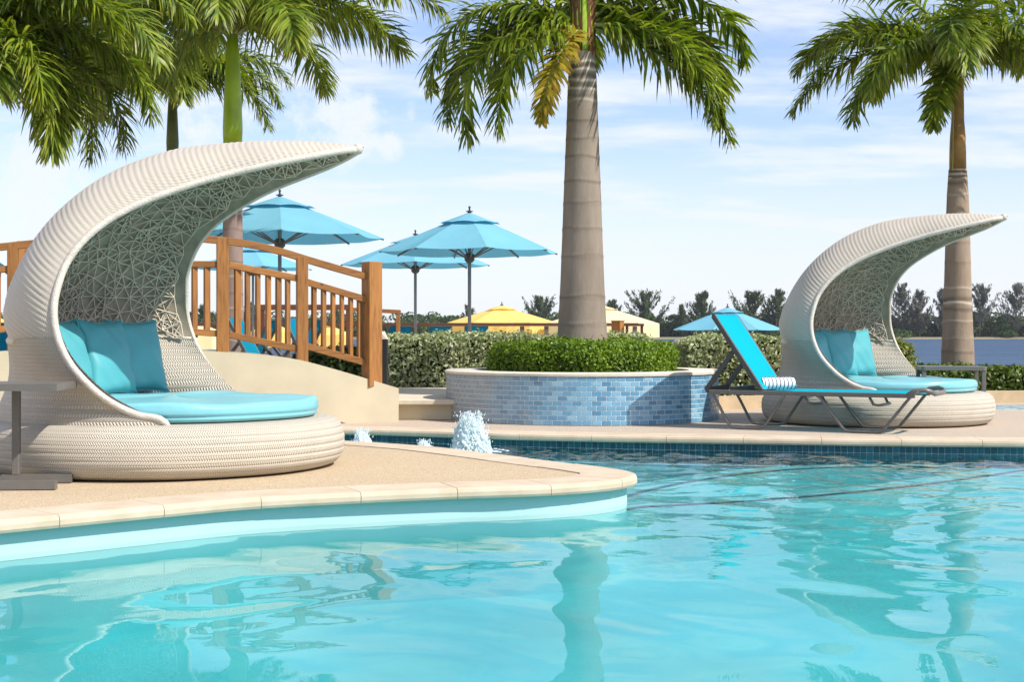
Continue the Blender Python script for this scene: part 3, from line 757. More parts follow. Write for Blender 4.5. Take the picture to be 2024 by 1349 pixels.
    np_mesh('skirt', Vo, Q[keep & lower], M_WEAVE, t, smooth=True, uv=uv)
    # inner skin: herringbone below, dark backing above, with the strand lattice standing off it
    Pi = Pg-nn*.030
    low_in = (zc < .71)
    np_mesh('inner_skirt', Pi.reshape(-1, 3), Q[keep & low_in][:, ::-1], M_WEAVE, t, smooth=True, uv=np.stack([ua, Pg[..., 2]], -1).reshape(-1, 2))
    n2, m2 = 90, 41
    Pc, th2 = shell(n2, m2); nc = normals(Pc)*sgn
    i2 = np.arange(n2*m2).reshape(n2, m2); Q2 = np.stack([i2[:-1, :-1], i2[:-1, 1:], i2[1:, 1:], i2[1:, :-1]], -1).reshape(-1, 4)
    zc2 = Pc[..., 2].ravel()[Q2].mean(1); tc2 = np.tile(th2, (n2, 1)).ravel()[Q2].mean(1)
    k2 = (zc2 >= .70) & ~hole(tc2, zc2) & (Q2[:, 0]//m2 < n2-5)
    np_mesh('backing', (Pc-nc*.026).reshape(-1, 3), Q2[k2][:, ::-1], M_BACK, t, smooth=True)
    # strand lattice: stars of strands between scattered knots
    rngl = np.random.default_rng(3)
    Pl = Pg-nn*.046
    cand = []
    zz_ = Pg[..., 2]; ok = (zz_ > .70) & ~hole(np.tile(th, (n, 1)), zz_) & (np.abs(th)[None, :] < 85) & (np.arange(n)[:, None] < n*.95)
    cells = np.argwhere(ok); rngl.shuffle(cells)
    K = []; KI = []
    area_w = np.linalg.norm(np.gradient(Pg, axis=1), axis=2)
    for (a, b) in cells[:20000]:
        if rngl.random() > area_w[a, b]/area_w.max()*1.2: continue
        p = Pl[a, b]
        if K and np.min(np.linalg.norm(np.array(K)-p, axis=1)) < .057: continue
        K.append(p); KI.append((a, b))
    K = np.array(K); KI = np.array(KI)
    sv, sq = [], []
    done = set()
    def seg_add(A, B, nrm, wd):
        d = B-A; ln = np.linalg.norm(d)
        if ln < .02: return
        d = d/ln; sx = np.cross(d, nrm); sx /= np.linalg.norm(sx)+1e-9; u = np.cross(sx, d)
        o = 8*len(sv)
        sv.append([A-sx*wd-u*wd, A+sx*wd-u*wd, A+sx*wd+u*wd, A-sx*wd+u*wd, B-sx*wd-u*wd, B+sx*wd-u*wd, B+sx*wd+u*wd, B-sx*wd+u*wd])
        sq.extend([[o, o+1, o+5, o+4], [o+1, o+2, o+6, o+5], [o+2, o+3, o+7, o+6], [o+3, o, o+4, o+7]])
    for i in range(len(K)):
        dd = np.linalg.norm(K-K[i], axis=1); od = np.argsort(dd)[1:8]
        for j in od:
            if dd[j] > .15: continue
            key = (min(i, j), max(i, j))
            if key in done: continue
            mid = (K[i]+K[j])/2
            if hole((th[KI[i][1]]+th[KI[j][1]])/2, mid[2]): continue
            done.add(key)
            lift = rngl.uniform(-.008, .010)
            nr = nn[KI[i][0], KI[i][1]]
            seg_add(K[i]-nr*lift, K[j]-nr*rngl.uniform(-.008, .010), nr, .0030)
    lat = np_mesh('strand_lattice', np.array(sv).reshape(-1, 3), np.array(sq), M_STRAND, t); lat['kind'] = 'stuff'
    # rolled rim along both edges and round the tip, and the trim round the opening at the back
    rr = resamp(RIM, 90)[:-1]; rl = np.r_[rr, (rr*[1, -1, 1])[::-1][1:]]
    mb = MB(); mb.tube([Vector(p)+Vector((-.012, 0, 0)) for p in rl], .019, 10)
    tp = rr[-1]; mb.lathe([(.001, -.032), (.022, -.024), (.033, 0), (.022, .024), (.001, .032)], 14, (tp[0]-.012, 0, tp[2]+.004)); mb.build('rim', M_RIM, t, True)
    loop = []
    def inv(zv, tv):   # point on the shell at height zv and section angle tv
        c = int(np.argmin(np.abs(th-tv))); kz = Pg[:, c, 2]; kk = int(np.argmin(np.abs(kz[:300]-zv))); return Vector(Pg[kk, c]-nn[kk, c]*.015)
    for tv in np.linspace(-52, 12, 20): loop.append(inv(float(np.interp(tv, [-52, -40, -27, -18, -5, 5, 12], [.70, .795, .905, .945, .95, .88, .70])), tv))
    for tv in np.linspace(8, -48, 14): loop.append(inv(.70, tv))
    mb = MB(); mb.tube(loop, .024, 8, closed=True); mb.build('opening_trim', M_STRAND, t, True)
    # top edge of the woven lower part, inside
    for sgn_t in ((-88, -50), (14, 88)):
        mb = MB(); mb.tube([inv(.71, tv) for tv in np.linspace(*sgn_t, 16)], .016, 6); mb.build('skirt_binding', M_STRAND, t, True)
    return t
bedL = make_daybed((-1.96, 8.03, 0), R(-8), 'large cream woven hooded daybed on the near tan island deck')
bedR = dup(bedL, (3.24, 12.65, ZF), R(-35.5), 'smaller looking cream woven hooded daybed behind the turquoise lounger')

def make_mattress():
    prof = [(.0001, .0), (.74, .0)]
    for a in np.linspace(-88, 88, 23):
        ar = R(a); prof.append((.765+.04*math.cos(ar)**.7, .050+.050*math.copysign(abs(math.sin(ar))**.9, math.sin(ar))))
    prof += [(.6, .106), (.3, .110), (.0001, .111)]
    prof = np.array(prof); 
    g = np.exp(-((prof[:, 1]-.030)/.006)**2)*(prof[:, 0] > .75); prof[:, 0] -= .010*g
    seg = 120; an = np.linspace(0, 2*PI, seg, endpoint=False); n = len(prof)
    r = prof[:, 0][:, None]*(1+.006*np.sin(an*3+.5)+.005*np.sin(an*7+2)); z = prof[:, 1][:, None]+np.where(prof[:, 1] > .08, 1, 0)[:, None]*(.006*np.sin(an*4+1)+.004*np.sin(an*9))
    Vv = np.stack([r*np.cos(an), r*np.sin(an), z+0*r], -1).reshape(-1, 3)
    ii = np.arange(n*seg).reshape(n, seg); jj = np.roll(ii, -1, 1)
    Q = np.stack([ii[:-1], jj[:-1], jj[1:], ii[1:]], -1).reshape(-1, 4)
    return Vv, Q
Vm, Qm = make_mattress()
def at_bed(bed, u, v, z):
    a = bed.rotation_euler.z
    # v is measured towards the near side, as in the rim table
    x, y = u, -v
    return (bed.location.x+x*math.cos(a)-y*math.sin(a), bed.location.y+x*math.sin(a)+y*math.cos(a), bed.location.z+z)
mt = np_mesh('seat_cushion', Vm, Qm, M_CUSH, smooth=True); tag(mt, 'round aqua seat cushion on the near daybed on the island', 'cushion', 'round seat cushions on the daybeds')
mt.location = at_bed(bedL, .055, 0, .281); mt.rotation_euler = (0, 0, bedL.rotation_euler.z)
m2 = mt.copy(); C.objects.link(m2); m2.location = at_bed(bedR, .055, 0, .281); m2.rotation_euler = (0, 0, bedR.rotation_euler.z+1.3); m2['label'] = 'round aqua seat cushion on the daybed behind the lounger'

def make_pillow(seed):
    rngp = np.random.default_rng(seed); n = 30; s = .225
    a = np.linspace(-1, 1, n); A, B = np.meshgrid(a, a)
    edge = (1-np.abs(A)**2.6)*(1-np.abs(B)**2.6); th_ = .072*np.clip(edge, 0, 1)**.55
    pin = 1-.10*(1-np.abs(A)**2)*np.abs(B)**4-.0; pin2 = 1-.10*(1-np.abs(B)**2)*np.abs(A)**4
    Xp = A*s*pin2; Zp = B*s*pin
    ph = rngp.uniform(0, 6, 6)
    wr = .0035*(np.sin(A*5+B*3+ph[0])+np.sin(B*7-A*2+ph[1])+.6*np.sin(A*11+B*9+ph[2]))*np.clip(edge*2, 0, 1)
    f = np.stack([Xp, -th_-wr, Zp], -1).reshape(-1, 3); b = np.stack([Xp, th_+wr*.5, Zp], -1).reshape(-1, 3)
    ii = np.arange(n*n).reshape(n, n); q = np.stack([ii[:-1, :-1], ii[:-1, 1:], ii[1:, 1:], ii[1:, :-1]], -1).reshape(-1, 4)
    Vp = np.r_[f, b]; Qp = np.r_[q, q[:, ::-1]+n*n]
    # weld borders
    key = {}; mp_ = np.arange(len(Vp))
    for i_, p in enumerate(np.round(Vp, 4)):
        k_ = tuple(p); mp_[i_] = key.setdefault(k_, i_)
    Qp = mp_[Qp]
    pm = np_mesh('pillow', Vp, Qp, M_PILLOW, smooth=True)
    bp = np.r_[ii[0, :], ii[1:, -1], ii[-1, -2::-1], ii[-2:0:-1, 0]]
    mb = MB(); mb.tube([Vp[k] for k in bp], .0055, 6, closed=True); mb.build('piping', M_PILLOW, pm, True)
    return pm
PW = [('the pillow nearest the front rim', .30, -.435, R(2), R(-15)), ('middle', -.075, -.375, R(-9), R(-14)), ('far', -.42, -.345, R(-19), R(-13))]
src = [make_pillow(s) for s in (1, 2, 3)]
labL = ['teal pillow half hidden by the hood edge, leftmost on the near daybed', 'teal pillow in the middle of the three on the near daybed', 'fully visible teal pillow, rightmost of the three on the near daybed']
labR = ['teal pillow half hidden by the hood edge, leftmost on the far right daybed', 'shaded teal pillow in the middle on the far right daybed', 'half sunlit teal pillow, rightmost on the far right daybed']
def place_pillow(o, bed, v, u, tw, tilt):
    o.location = at_bed(bed, u, v, .388+.215)
    # local -Y faces the foot of the bed (+u): turn -Y to +X
    o.rotation_euler = (Matrix.Rotation(bed.rotation_euler.z+R(90)+tw, 4, 'Z')@Matrix.Rotation(tilt, 4, 'X')).to_euler()
for i, (_, v, u, tw, tilt) in enumerate(PW):
    place_pillow(src[i], bedL, v, u, tw, tilt); tag(src[i], labL[i], 'pillow', 'pillows on the near daybed')
    c = src[i].copy(); C.objects.link(c); c['label'] = labR[i]; c['group'] = 'pillows on the far daybed'
    for ch in src[i].children:
        d = ch.copy(); C.objects.link(d); d.parent = c
    place_pillow(c, bedR, v, u, tw+R(4*(i-1)), tilt)

# ------------------------------------------------------------------ side tables
def rounded(wd, dp, r, corners=(1, 1, 1, 1), seg=6):
    pts = []
    for k, (sx, sy) in enumerate(((1, 1), (-1, 1), (-1, -1), (1, -1))):
        cx, cy = sx*(wd/2-r), sy*(dp/2-r)
        if corners[k]:
            for i in range(seg+1):
                a = R(90*k)+R(90)*i/seg; pts.append((cx+r*math.cos(a), cy+r*math.sin(a)))
        else: pts.append((sx*wd/2, sy*dp/2))
    return pts
def make_table(loc, rz, label):
    t = thing('side_table', label, 'side table', loc, rz, 'grey metal side tables by the daybeds')
    mb = MB(); mb.prism(rounded(.52, .40, .05, (0, 1, 1, 0)), .468, .502); mb.build('tabletop', M_METAL, t)
    mb = MB(); mb.box((-.02, .14, .254), (.034, .05, .428), bev=.003); mb.build('upright', M_METAL, t)
    b = MB()
    # base: a flat bar bent into an open frame on the floor
    pts = [(.25, -.17), (-.16, -.17)]+[(-.16+.08*math.cos(a), -.09+.08*math.sin(a)) for a in np.linspace(R(270), R(180), 6)]+[(-.24, .06)]+[(-.16+.08*math.cos(a), .06+.08*math.sin(a)) for a in np.linspace(R(180), R(90), 6)]+[(.25, .14)]
    for i in range(len(pts)-1):
        b.bar((*pts[i], .02), (*pts[i+1], .02), .05, .04)
    b.build('base', M_METAL, t)
    return t
tabL = make_table((-2.43, 6.92, 0), R(4), 'grey metal side table on the near island at the left edge of the photo')
tb = thing('side_table', 'grey metal side table with a slim leg behind the right daybed', 'side table', (3.93, 12.75, ZF), R(-8), 'grey metal side tables by the daybeds')
mb = MB(); mb.prism(rounded(.56, .42, .03), .455, .488); mb.build('tabletop', M_METAL, tb)
for sx, sy in ((.255, -.185), (.255, .185), (-.255, .185), (-.255, -.185)):
    mb = MB(); mb.box((sx, sy, .2275), (.034, .034, .455), bev=.003); mb.build('leg', M_METAL, tb)

# ------------------------------------------------------------------ lounge chairs
def arc(c, r, a0, a1, n=6): return [(c[0]+r*math.cos(a), c[1]+r*math.sin(a)) for a in np.linspace(R(a0), R(a1), n)]
def make_lounger(loc, rz, label, sling, group, ang=56):
    t = thing('sun_lounger', label, 'sun lounger', loc, rz, group)
    wd, sh = .56, .30
    for sy in (0.0, wd):
        f = MB()
        f.tube([(x, sy, z) for x, z in [(.0, sh)]+[(.03, sh-.03), (.06, sh-.08), (.15, .05), (.185, .017), (.23, .012), (.41, .012), (.45, .02), (.475, .05)]+[(.60, sh-.06), (.63, sh-.01)]], .0125, 8)
        f.build('leg', M_METAL, t, True)
        f = MB()
        f.tube([(x, sy, z) for x, z in [(.88, sh-.005), (.92, sh-.03), (1.09, .05), (1.12, .018), (1.16, .012), (1.37, .012), (1.41, .02), (1.435, .05)]+[(1.60, sh-.04), (1.64, sh+.01), (1.69, sh+.035)]], .0125, 8)
        f.build('leg', M_METAL, t, True)
        f = MB(); f.bar((-.01, sy, sh), (1.66, sy, sh), .026, .036, bev=.004); f.build('side_rail', M_METAL, t)
    # raised hoop at the foot end
    f = MB(); f.tube([(1.60, 0, sh+.0), (1.655, 0, sh+.035), (1.73, .01, sh+.045), (1.775, .04, sh+.03), (1.79, .10, sh+.015), (1.79, wd-.10, sh+.015), (1.775, wd-.04, sh+.03), (1.73, wd-.01, sh+.045), (1.655, wd, sh+.035), (1.60, wd, sh)], .02, 8, flat=.8)
    f.build('foot_hoop', M_METAL, t, True)
    for x0 in (.78, 1.30):
        f = MB(); f.tube([(x0, .04, sh-.02), (x0+.03, .05, sh-.075), (x0+.06, .09, sh-.085), (x0+.06, wd-.09, sh-.085), (x0+.03, wd-.05, sh-.075), (x0, wd-.04, sh-.02)], .011, 6); f.build('cross_bow', M_METAL, t, True)
    s = MB(); n = 10
    vs = []; 
    for i in range(n+1):
        x = .44+(1.70-.44)*i/n
        for k in range(7):
            y = .018+(wd-.036)*k/6; vs.append((x, y, sh+.018-.016*math.sin(PI*k/6)*(.6+.4*math.sin(PI*i/n))))
    s.add(vs, [(i*7+k, (i+1)*7+k, (i+1)*7+k+1, i*7+k+1) for i in range(n) for k in range(6)]); s.build('seat_sling', sling, t, True)
    a = R(ang); dx, dz = -math.cos(a), math.sin(a); bl = .74
    for sy in (.0, wd-.0):
        f = MB(); f.bar((.44, sy, sh+.015), (.44+dx*bl, sy, sh+.015+dz*bl), .024, .042, bev=.004, up=(1, 0, 0)); f.build('back_rail', M_DARK, t)
    f = MB(); f.bar((.44+dx*bl, 0, sh+.015+dz*bl), (.44+dx*bl, wd, sh+.015+dz*bl), .03, .03, bev=.004); f.build('head_bar', M_DARK, t)
    s = MB(); vs = []
    for i in range(n+1):
        d = .0+bl*i/n*.995
        for k in range(7):
            y = .014+(wd-.028)*k/6; sag = .022*math.sin(PI*k/6)*math.sin(PI*min(1, .15+i/n*.85))
            vs.append((.44+dx*d-dz*sag*.6+.012, y, sh+.03+dz*d-sag*.3))
    s.add(vs, [(i*7+k, i*7+k+1, (i+1)*7+k+1, (i+1)*7+k) for i in range(n) for k in range(6)]); s.build('back_sling', sling, t, True)
    # back stay: blades, their shade put into a dark colour, from behind the head end up to the middle of the backrest
    for sy in (.045, wd-.045):
        f = MB(); f.bar((-.055, sy, sh+.012), (.44+dx*.42, sy, sh+.015+dz*.42), .02, .04, bev=.003, up=(1, 0, 0)); f.build('back_stay', M_DARK, t)
    f = MB(); f.bar((-.04, .03, sh+.02), (-.04, wd-.03, sh+.02), .035, .05, bev=.006); f.bar((.18, .03, sh+.02), (.18, wd-.03, sh+.02), .05, .05, bev=.006); f.build('stay_bar', M_DARK, t)
    return t
lng = make_lounger((X(1404, 11.72), 11.72, ZF), R(-28), 'turquoise sling sun lounger with raised back, in front of the right daybed', M_SLING, 'sun loungers')
# rolled towel on the seat
tw = bpy.data.objects.new('towel', None); C.objects.link(tw); tag(tw, 'rolled white towel with thin grey stripes on the turquoise lounger', 'towel')
def towelmat():
    t = NT('striped_towelling'); tcn = t.n('TexCoord'); sp = t.n('SeparateXYZ'); t.lk(tcn.outputs['Object'], sp.inputs[0])
    f = t.math('FRACT', t.math('DIVIDE', sp.outputs[0], .034))
    c = t.mix(t.math('LESS_THAN', f, .26), (.80, .80, .80), (.07, .09, .13))
    t.col(c); return t.set(.9, 0, .1, t.bump(t.noise(160, 3), .8, .004))
M_TOWEL = towelmat()
sp_ = []
for a in np.linspace(0, 2*PI*4.2, 130): sp_.append((.012+.0018*a, a))
mb = MB(); nL = 12; vs = []
for i in range(nL+1):
    x = -.145+.29*i/nL
    for (r, a) in sp_:
        rr_ = r+.0012*math.sin(a*3+i); vs.append((x+.004*math.sin(a*2), rr_*math.cos(a), rr_*math.sin(a)*.95))
m = len(sp_)
mb.add(vs, [(i*m+k, i*m+k+1, (i+1)*m+k+1, (i+1)*m+k) for i in range(nL) for k in range(m-1)])
roll = mb.build('roll', M_TOWEL, tw, True)
roll.data.materials.append(M_TOWEL)
tw.location = (X(1537, 11.70), 11.70, ZF+.30+.013+.058); tw.rotation_euler = (0, 0, R(14))

# ------------------------------------------------------------------ blue tiled planter
PC = (.655, 13.30)
pl = thing('planter', 'round raised planter clad in small blue mosaic bricks', 'planter', (PC[0], PC[1], ZF))
RP = 1.265; HP = .415
mb = MB(); mb.lathe([(RP, 0), (RP, HP)], 128, caps=False); mb.build('wall', simple('pale_grout', (.70, .73, .72), .9, .1, .1, 20), pl)
rows = 10; rh = HP/rows; ncol = int(round(2*PI*RP/.0835)); da = 2*PI/ncol
tb_ = MB(); tb_.box((0, 0, 0), (.0770, .008, rh-.0062), bev=.0012); tmesh = None
order = []
for r in range(rows):
    for k in range(ncol):
        a = (k+.5*(r % 2))*da; order.append((math.sin(a), r, a))
order.sort()                                      # the most camera-facing come first
rest = MB()
for i, (s_, r, a) in enumerate(order):
    p = (RP*math.cos(a)*.9995, RP*math.sin(a)*.9995, rh*(r+.5))
    if i < 300:
        if tmesh is None: o = tb_.build('tile', M_MOS, pl); tmesh = o.data
        else: o = link('tile', tmesh, pl)
        o.location = p; o.rotation_euler = (0, 0, a+PI/2)
    else: rest.box(p, (.0770, .008, rh-.0062), Matrix.Rotation(a+PI/2, 3, 'Z'))
tag(rest.build('tile_run', M_MOS, pl), kind='stuff')
mb = MB(); mb.lathe([(RP+.014, HP+.001), (RP+.016, HP+.022), (RP+.004, HP+.030), (RP-.27, HP+.030), (RP-.27, HP-.05)], 128, caps=False); mb.build('rim', simple('pale_rim', (.62, .56, .46), .7, .3, .1, 10), pl, True, 40)
mb = MB(); mb.lathe([(RP-.27, HP-.02), (.0001, HP+.02)], 64, caps=False); mb.build('soil', M_SOIL, pl)

# ------------------------------------------------------------------ hedges
def hedge_shell(kind, n, rng, dims):
    """points and outward normals on a clipped hedge's skin"""
    if kind == 'box':
        lx, ly, h = dims; A = np.array([lx*h, lx*h, ly*h, ly*h, lx*ly]); f = rng.choice(5, n, p=A/A.sum())
        a, b = rng.uniform(-.5, .5, n), rng.uniform(0, 1, n); Pn = np.zeros((n, 3)); Nn = np.zeros((n, 3))
        for k, (sx, sy) in enumerate(((0, -1), (0, 1), (-1, 0), (1, 0))):
            m = f == k; Nn[m] = (sx, sy, 0)
            Pn[m] = np.c_[(a[m]*lx if sx == 0 else sx*lx/2+0*a[m]), (a[m]*ly if sy == 0 else sy*ly/2+0*a[m]), b[m]*h]
        m = f == 4; Nn[m] = (0, 0, 1); Pn[m] = np.c_[a[m]*lx, (b[m]-.5)*ly, h+0*a[m]]
        # round the shoulders
        top = np.clip((Pn[:, 2]-h*.8)/(h*.2), 0, 1)**2
        Pn[:, 0] *= 1-.04*top*min(1, .5/lx); Pn[:, 1] *= 1-.12*top
        ex = np.clip((np.abs(Pn[:, 0])-lx*.5+.18)/.18, 0, 1)*np.clip((np.abs(Pn[:, 1])-ly*.5+.18)/.18, 0, 1)
        Pn[:, 2] -= .07*top*np.clip((np.abs(Pn[:, 0])-lx*.5+.15)/.15, 0, 1); Pn[:, :2] *= (1-.04*ex)[:, None]
    else:
        r, h = dims; side = rng.random(n) < .55; a = rng.uniform(0, 2*PI, n); zr = rng.uniform(0, 1, n); rr = np.sqrt(rng.uniform(0, 1, n))
        bul = r*(1-.10*np.clip((zr-.55)/.45, 0, 1)**2-.03*(1-zr))
        Pn = np.where(side[:, None], np.c_[bul*np.cos(a), bul*np.sin(a), zr*h], np.c_[rr*r*.93*np.cos(a), rr*r*.93*np.sin(a), h*(1.0-.10*rr**4)])
        Nn = np.where(side[:, None], np.c_[np.cos(a), np.sin(a), .2+0*a], np.c_[.2*np.cos(a), .2*np.sin(a), 1+0*a])
    lump = .5*np.sin(Pn[:, 0]*7+1)*np.sin(Pn[:, 1]*6+2)+.5*np.sin(Pn[:, 0]*13+Pn[:, 2]*11)+.6*np.sin(Pn[:, 0]*3.1+Pn[:, 2]*5)
    return Pn+Nn*(.022*lump+np.abs(rng.normal(size=len(Pn)))*-.035+.012*rng.normal(size=len(Pn)))[:, None], Nn
def hedge(kind, dims, loc, label, mat, size, n, seed, rz=0, aspect=.55, cat='hedge', stray=.05):
    rng = np.random.default_rng(seed)
    t = thing('hedge', label, cat, loc, rz)
    Pn, Nn = hedge_shell(kind, n, rng, dims)
    s = rng.random(n) < stray; Pn[s] += Nn[s]*rng.uniform(.01, .05, s.sum())[:, None]
    v, q = leaf_quads(Pn, Nn, size, rng, aspect, .75)
    np_mesh('foliage', v, q, mat, t)
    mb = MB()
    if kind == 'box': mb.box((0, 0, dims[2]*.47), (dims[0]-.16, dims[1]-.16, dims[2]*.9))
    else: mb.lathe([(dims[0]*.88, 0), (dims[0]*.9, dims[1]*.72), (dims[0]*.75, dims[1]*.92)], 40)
    mb.build('shade_core', M_CORE, t)  # solid core; the shade inside the hedge is put into its colour
    return t
HR = X(1338, 12.7)
hedge('disc', (.885, .30), (.655, 13.30, ZF+HP-.01), 'bright green clipped hedge filling the blue tiled planter', M_BOX, .0155, 42000, 1)
# raised beds behind the deck
bed = tag(bpy.data.objects.new('raised_terrace', None), 'low tan terrace step beside the bridge end', None, None, 'structure'); C.objects.link(bed)
ZT = .115
mb = MB(); mb.box(((-1.06-.02)/2-.1, 15.2, (ZT-.02+ZF)/2), (1.75, 4.6, ZT-.02-ZF)); mb.build('riser', M_STUCCO, bed)
mb = MB(); mb.box((-.64, 15.18, ZT+.005), (1.80, 4.72, .045), bev=.006); mb.build('cap_slab', M_CAP, bed)
kerb = smooth_path([(1.75, 14.35), (2.1, 14.62), (2.6, 14.8), (3.4, 15.15), (4.2, 15.7), (5.2, 16.0), (7, 16.1), (9, 16.1)], .1)
kb = tag(bpy.data.objects.new('planting_kerb', None), 'low tan stucco kerb round the planting beds', None, None, 'structure'); C.objects.link(kb)
ko = offset(kerb, .16)
mb = MB(); mb.prism([tuple(p) for p in kerb]+[tuple(p) for p in ko[::-1]], ZF-.05, ZF+.13); mb.build('kerb_stone', simple('tan_kerb', (.52, .40, .25), .85, .2, .12, 6, .4, 60), kb)
mb = MB(); mb.prism([tuple(p) for p in offset(kerb, .1)]+[(9, 22), (1.0, 22), (1.0, 14.6)], ZF-.05, ZF+.085, sides=False, bottom=False); mb.build('mulch_bed', M_SOIL, kb)
hedge('box', (3.15, .95, .585), (.02, 16.25, ZT+.02), 'long silvery green hedge between the bridge post and the planter palm', M_SILV, .026, 30000, 2, 0, .5)
hedge('box', (1.55, .95, .64), (2.62, 15.75, ZF+.10), 'silvery green hedge behind the lounger between planter and right daybed', M_SILV, .026, 16000, 3, R(2), .5)
hedge('box', (.66, .8, .62), (4.10, 16.0, ZF+.10), 'small block of yellow green hedge just right of the right daybed', leafmat('pale_hedge_leaf', [(0, (.10, .14, .03)), (.5, (.28, .32, .08)), (1, (.50, .50, .20))], .3, .35), .022, 9000, 4, 0, .5)
hedge('box', (4.6, .9, .30), (6.9, 16.75, ZF+.09), 'low dark green hedge in front of the lake at the right edge', M_LOW, .026, 22000, 6, R(1), .55)
hedge('box', (.75, .8, .62), (-1.85, 14.9, ZF), 'dark green bush behind the right end of the bridge railing', leafmat('dark_bush_leaf', [(0, (.02, .045, .008)), (.5, (.06, .10, .02)), (1, (.14, .19, .05))], .3, .4), .03, 7000, 7, 0, .6, 'bush')

# ------------------------------------------------------------------ footbridge
TH = R(15); BO = Vector((-.99, 12.55, 0)); BA = Vector((math.cos(TH), math.sin(TH), 0)); BN = Vector((-math.sin(TH), math.cos(TH), 0))
def on_bridge(px, py=None, back=0.0):
    """the point of the railing plane (or of one set back from it) that the photo's column px meets"""
    k = (px-CPX)/FPX; o = BO+BN*back
    s = (k*o.y-o.x)/(BA.x-k*BA.y); p = o+BA*s
    return p if py is None else Vector((p.x, p.y, Z(py, p.y)))
br = thing('footbridge', 'humped cream bridge with orange brown timber railing behind the near daybed', 'footbridge', (0, 0, 0))
top_px = [(-150, 712), (-60, 701), (20, 694), (120, 690), (230, 688), (330, 690), (404, 694), (453, 697), (502, 700), (582, 710), (671, 733), (738, 753), (788, 768)]
top = [on_bridge(x, y) for x, y in top_px]
def densify(pts, n):
    a = np.array([tuple(p) for p in pts]); return [Vector(p) for p in resamp(a, n)]
topd = densify(top, 44)
mb = MB(); dep = 1.0
vs = []
for p in topd:
    vs += [(p.x, p.y, p.z), (p.x+BN.x*dep, p.y+BN.y*dep, p.z), (p.x+BN.x*dep, p.y+BN.y*dep, ZF-.02), (p.x, p.y, ZF-.02)]
    s_ = (p-BO).dot(BA)
    # a shallow arch opening over the channel
    zb = ZF-.02+(.035*min(1, max(0, (-.40-s_)/.15)) if -3.2 < s_ < -.4 else 0)
    vs[-1] = (p.x, p.y, zb); vs[-2] = (p.x+BN.x*dep, p.y+BN.y*dep, zb)
fs = []
for i in range(len(topd)-1):
    for k in range(4): fs.append((i*4+k, i*4+(k+1) % 4, (i+1)*4+(k+1) % 4, (i+1)*4+k)[::-1])
fs += [(0, 1, 2, 3), tuple((len(topd)-1)*4+k for k in (3, 2, 1, 0))]
mb.add(vs, fs); mb.build('arch_wall', M_STUCCO, br)
def zof(lst, px): return float(np.interp(px, [a for a, b in lst], [b for a, b in lst]))
wall_top = lambda px: zof(top_px, px)
RZ = Matrix.Rotation(TH, 3, 'Z')
def upright(px0, px1, pyt, pyb, name, dpt, rot=RZ, back=.0, mat=W_V):
    c = (px0+px1)/2; b = on_bridge(c, None, back); wd = (on_bridge(px1, None, back)-on_bridge(px0, None, back)).length
    z0, z1 = Z(pyb, b.y), Z(pyt, b.y)
    mb = MB(); mb.box((0, 0, (z1-z0)/2), (wd, dpt, z1-z0), rot, bev=.004 if dpt > .05 else .002)
    o = mb.build(name, mat, br); o.location = (b.x, b.y, z0); return o
BACK = .07
def post(px0, px1, pyt, rot=RZ, dpt=.105): return upright(px0, px1, pyt, wall_top((px0+px1)/2)+6, 'post', dpt, rot, BACK)
post(428, 452, 470); post(586, 608, 508); post(120, 138, 476); post(15, 36, 481); post(-96, -72, 494); post(275, 297, 466)
b = on_bridge(735, None, BACK)
mb = MB(); zb = Z(765, b.y); zt = Z(518, b.y); mb.box((0, 0, (zt-zb)/2), (.135, .135, zt-zb), Matrix.Rotation(R(38), 3, 'Z'), bev=.005)
o = mb.build('post', W_V, br); o.location = (b.x, b.y, zb)
# balusters
BAL = [(378, 391), (402, 416), (462, 477), (483, 495), (504, 515), (524, 536), (544, 555), (563, 574), (615, 626), (634, 645), (653, 663), (671, 680), (688, 698), (705, 715), (147, 160), (173, 184), (200, 212), (228, 240), (252, 264), (312, 324), (338, 350), (-12, 2), (-36, -24), (-60, -48)]
MIDR = [(-120, 540), (25, 526), (130, 520), (286, 517), (385, 521), (430, 518), (452, 519), (590, 546), (607, 553), (735, 591)]
BOTR = [(-120, 660), (25, 644), (130, 640), (286, 645), (385, 664), (430, 655), (452, 657), (590, 686), (607, 680), (735, 716)]
for a_, b_ in BAL:
    c = (a_+b_)/2; upright(a_+1, b_-1, zof(MIDR, c)+6, zof(BOTR, c)+4, 'baluster', .034, Matrix.Rotation(TH+R(26), 3, 'Z'), BACK)
def rail(px0, py0, px1, py1, name, wd, hpx, back, segs=1, curve=None):
    mb = MB()
    a = on_bridge(px0, py0, back); b = on_bridge(px1, py1, back)
    h = hpx/FPX*(a.y+b.y)/2
    M_ = a; u = (b-a).normalized()
    ang = math.atan2(b.y-a.y, b.x-a.x)
    Rm = Matrix.Rotation(-ang, 3, 'Z')
    pa, pb = Rm@(a-M_), Rm@(b-M_)
    mb.bar(pa, pb, wd, h, bev=.004)
    o = mb.build(name, W_H, br); o.location = M_; o.rotation_euler = (0, 0, ang); return o
for L_, hp in ((MIDR, 13), (BOTR, 13)):
    for i in ((0, 1), (1, 2), (2, 3), (3, 5), (6, 7), (8, 9)):
        (x0, y0), (x1, y1) = L_[i[0]], L_[i[1]]
        rail(x0, y0+5, x1, y1+5, 'rail', .042, hp, BACK-.012)
TOPR = [(-130, 500), (-20, 486), (100, 474), (200, 469), (300, 466), (360, 466), (410, 468), (449, 472), (508, 481), (567, 496), (609, 509), (656, 523), (742, 547)]
pts = densify([on_bridge(x, y+5, BACK) for x, y in TOPR], 30)
M0 = pts[0].copy(); ang = math.atan2(pts[-1].y-pts[0].y, pts[-1].x-pts[0].x); Rm = Matrix.Rotation(-ang, 3, 'Z')
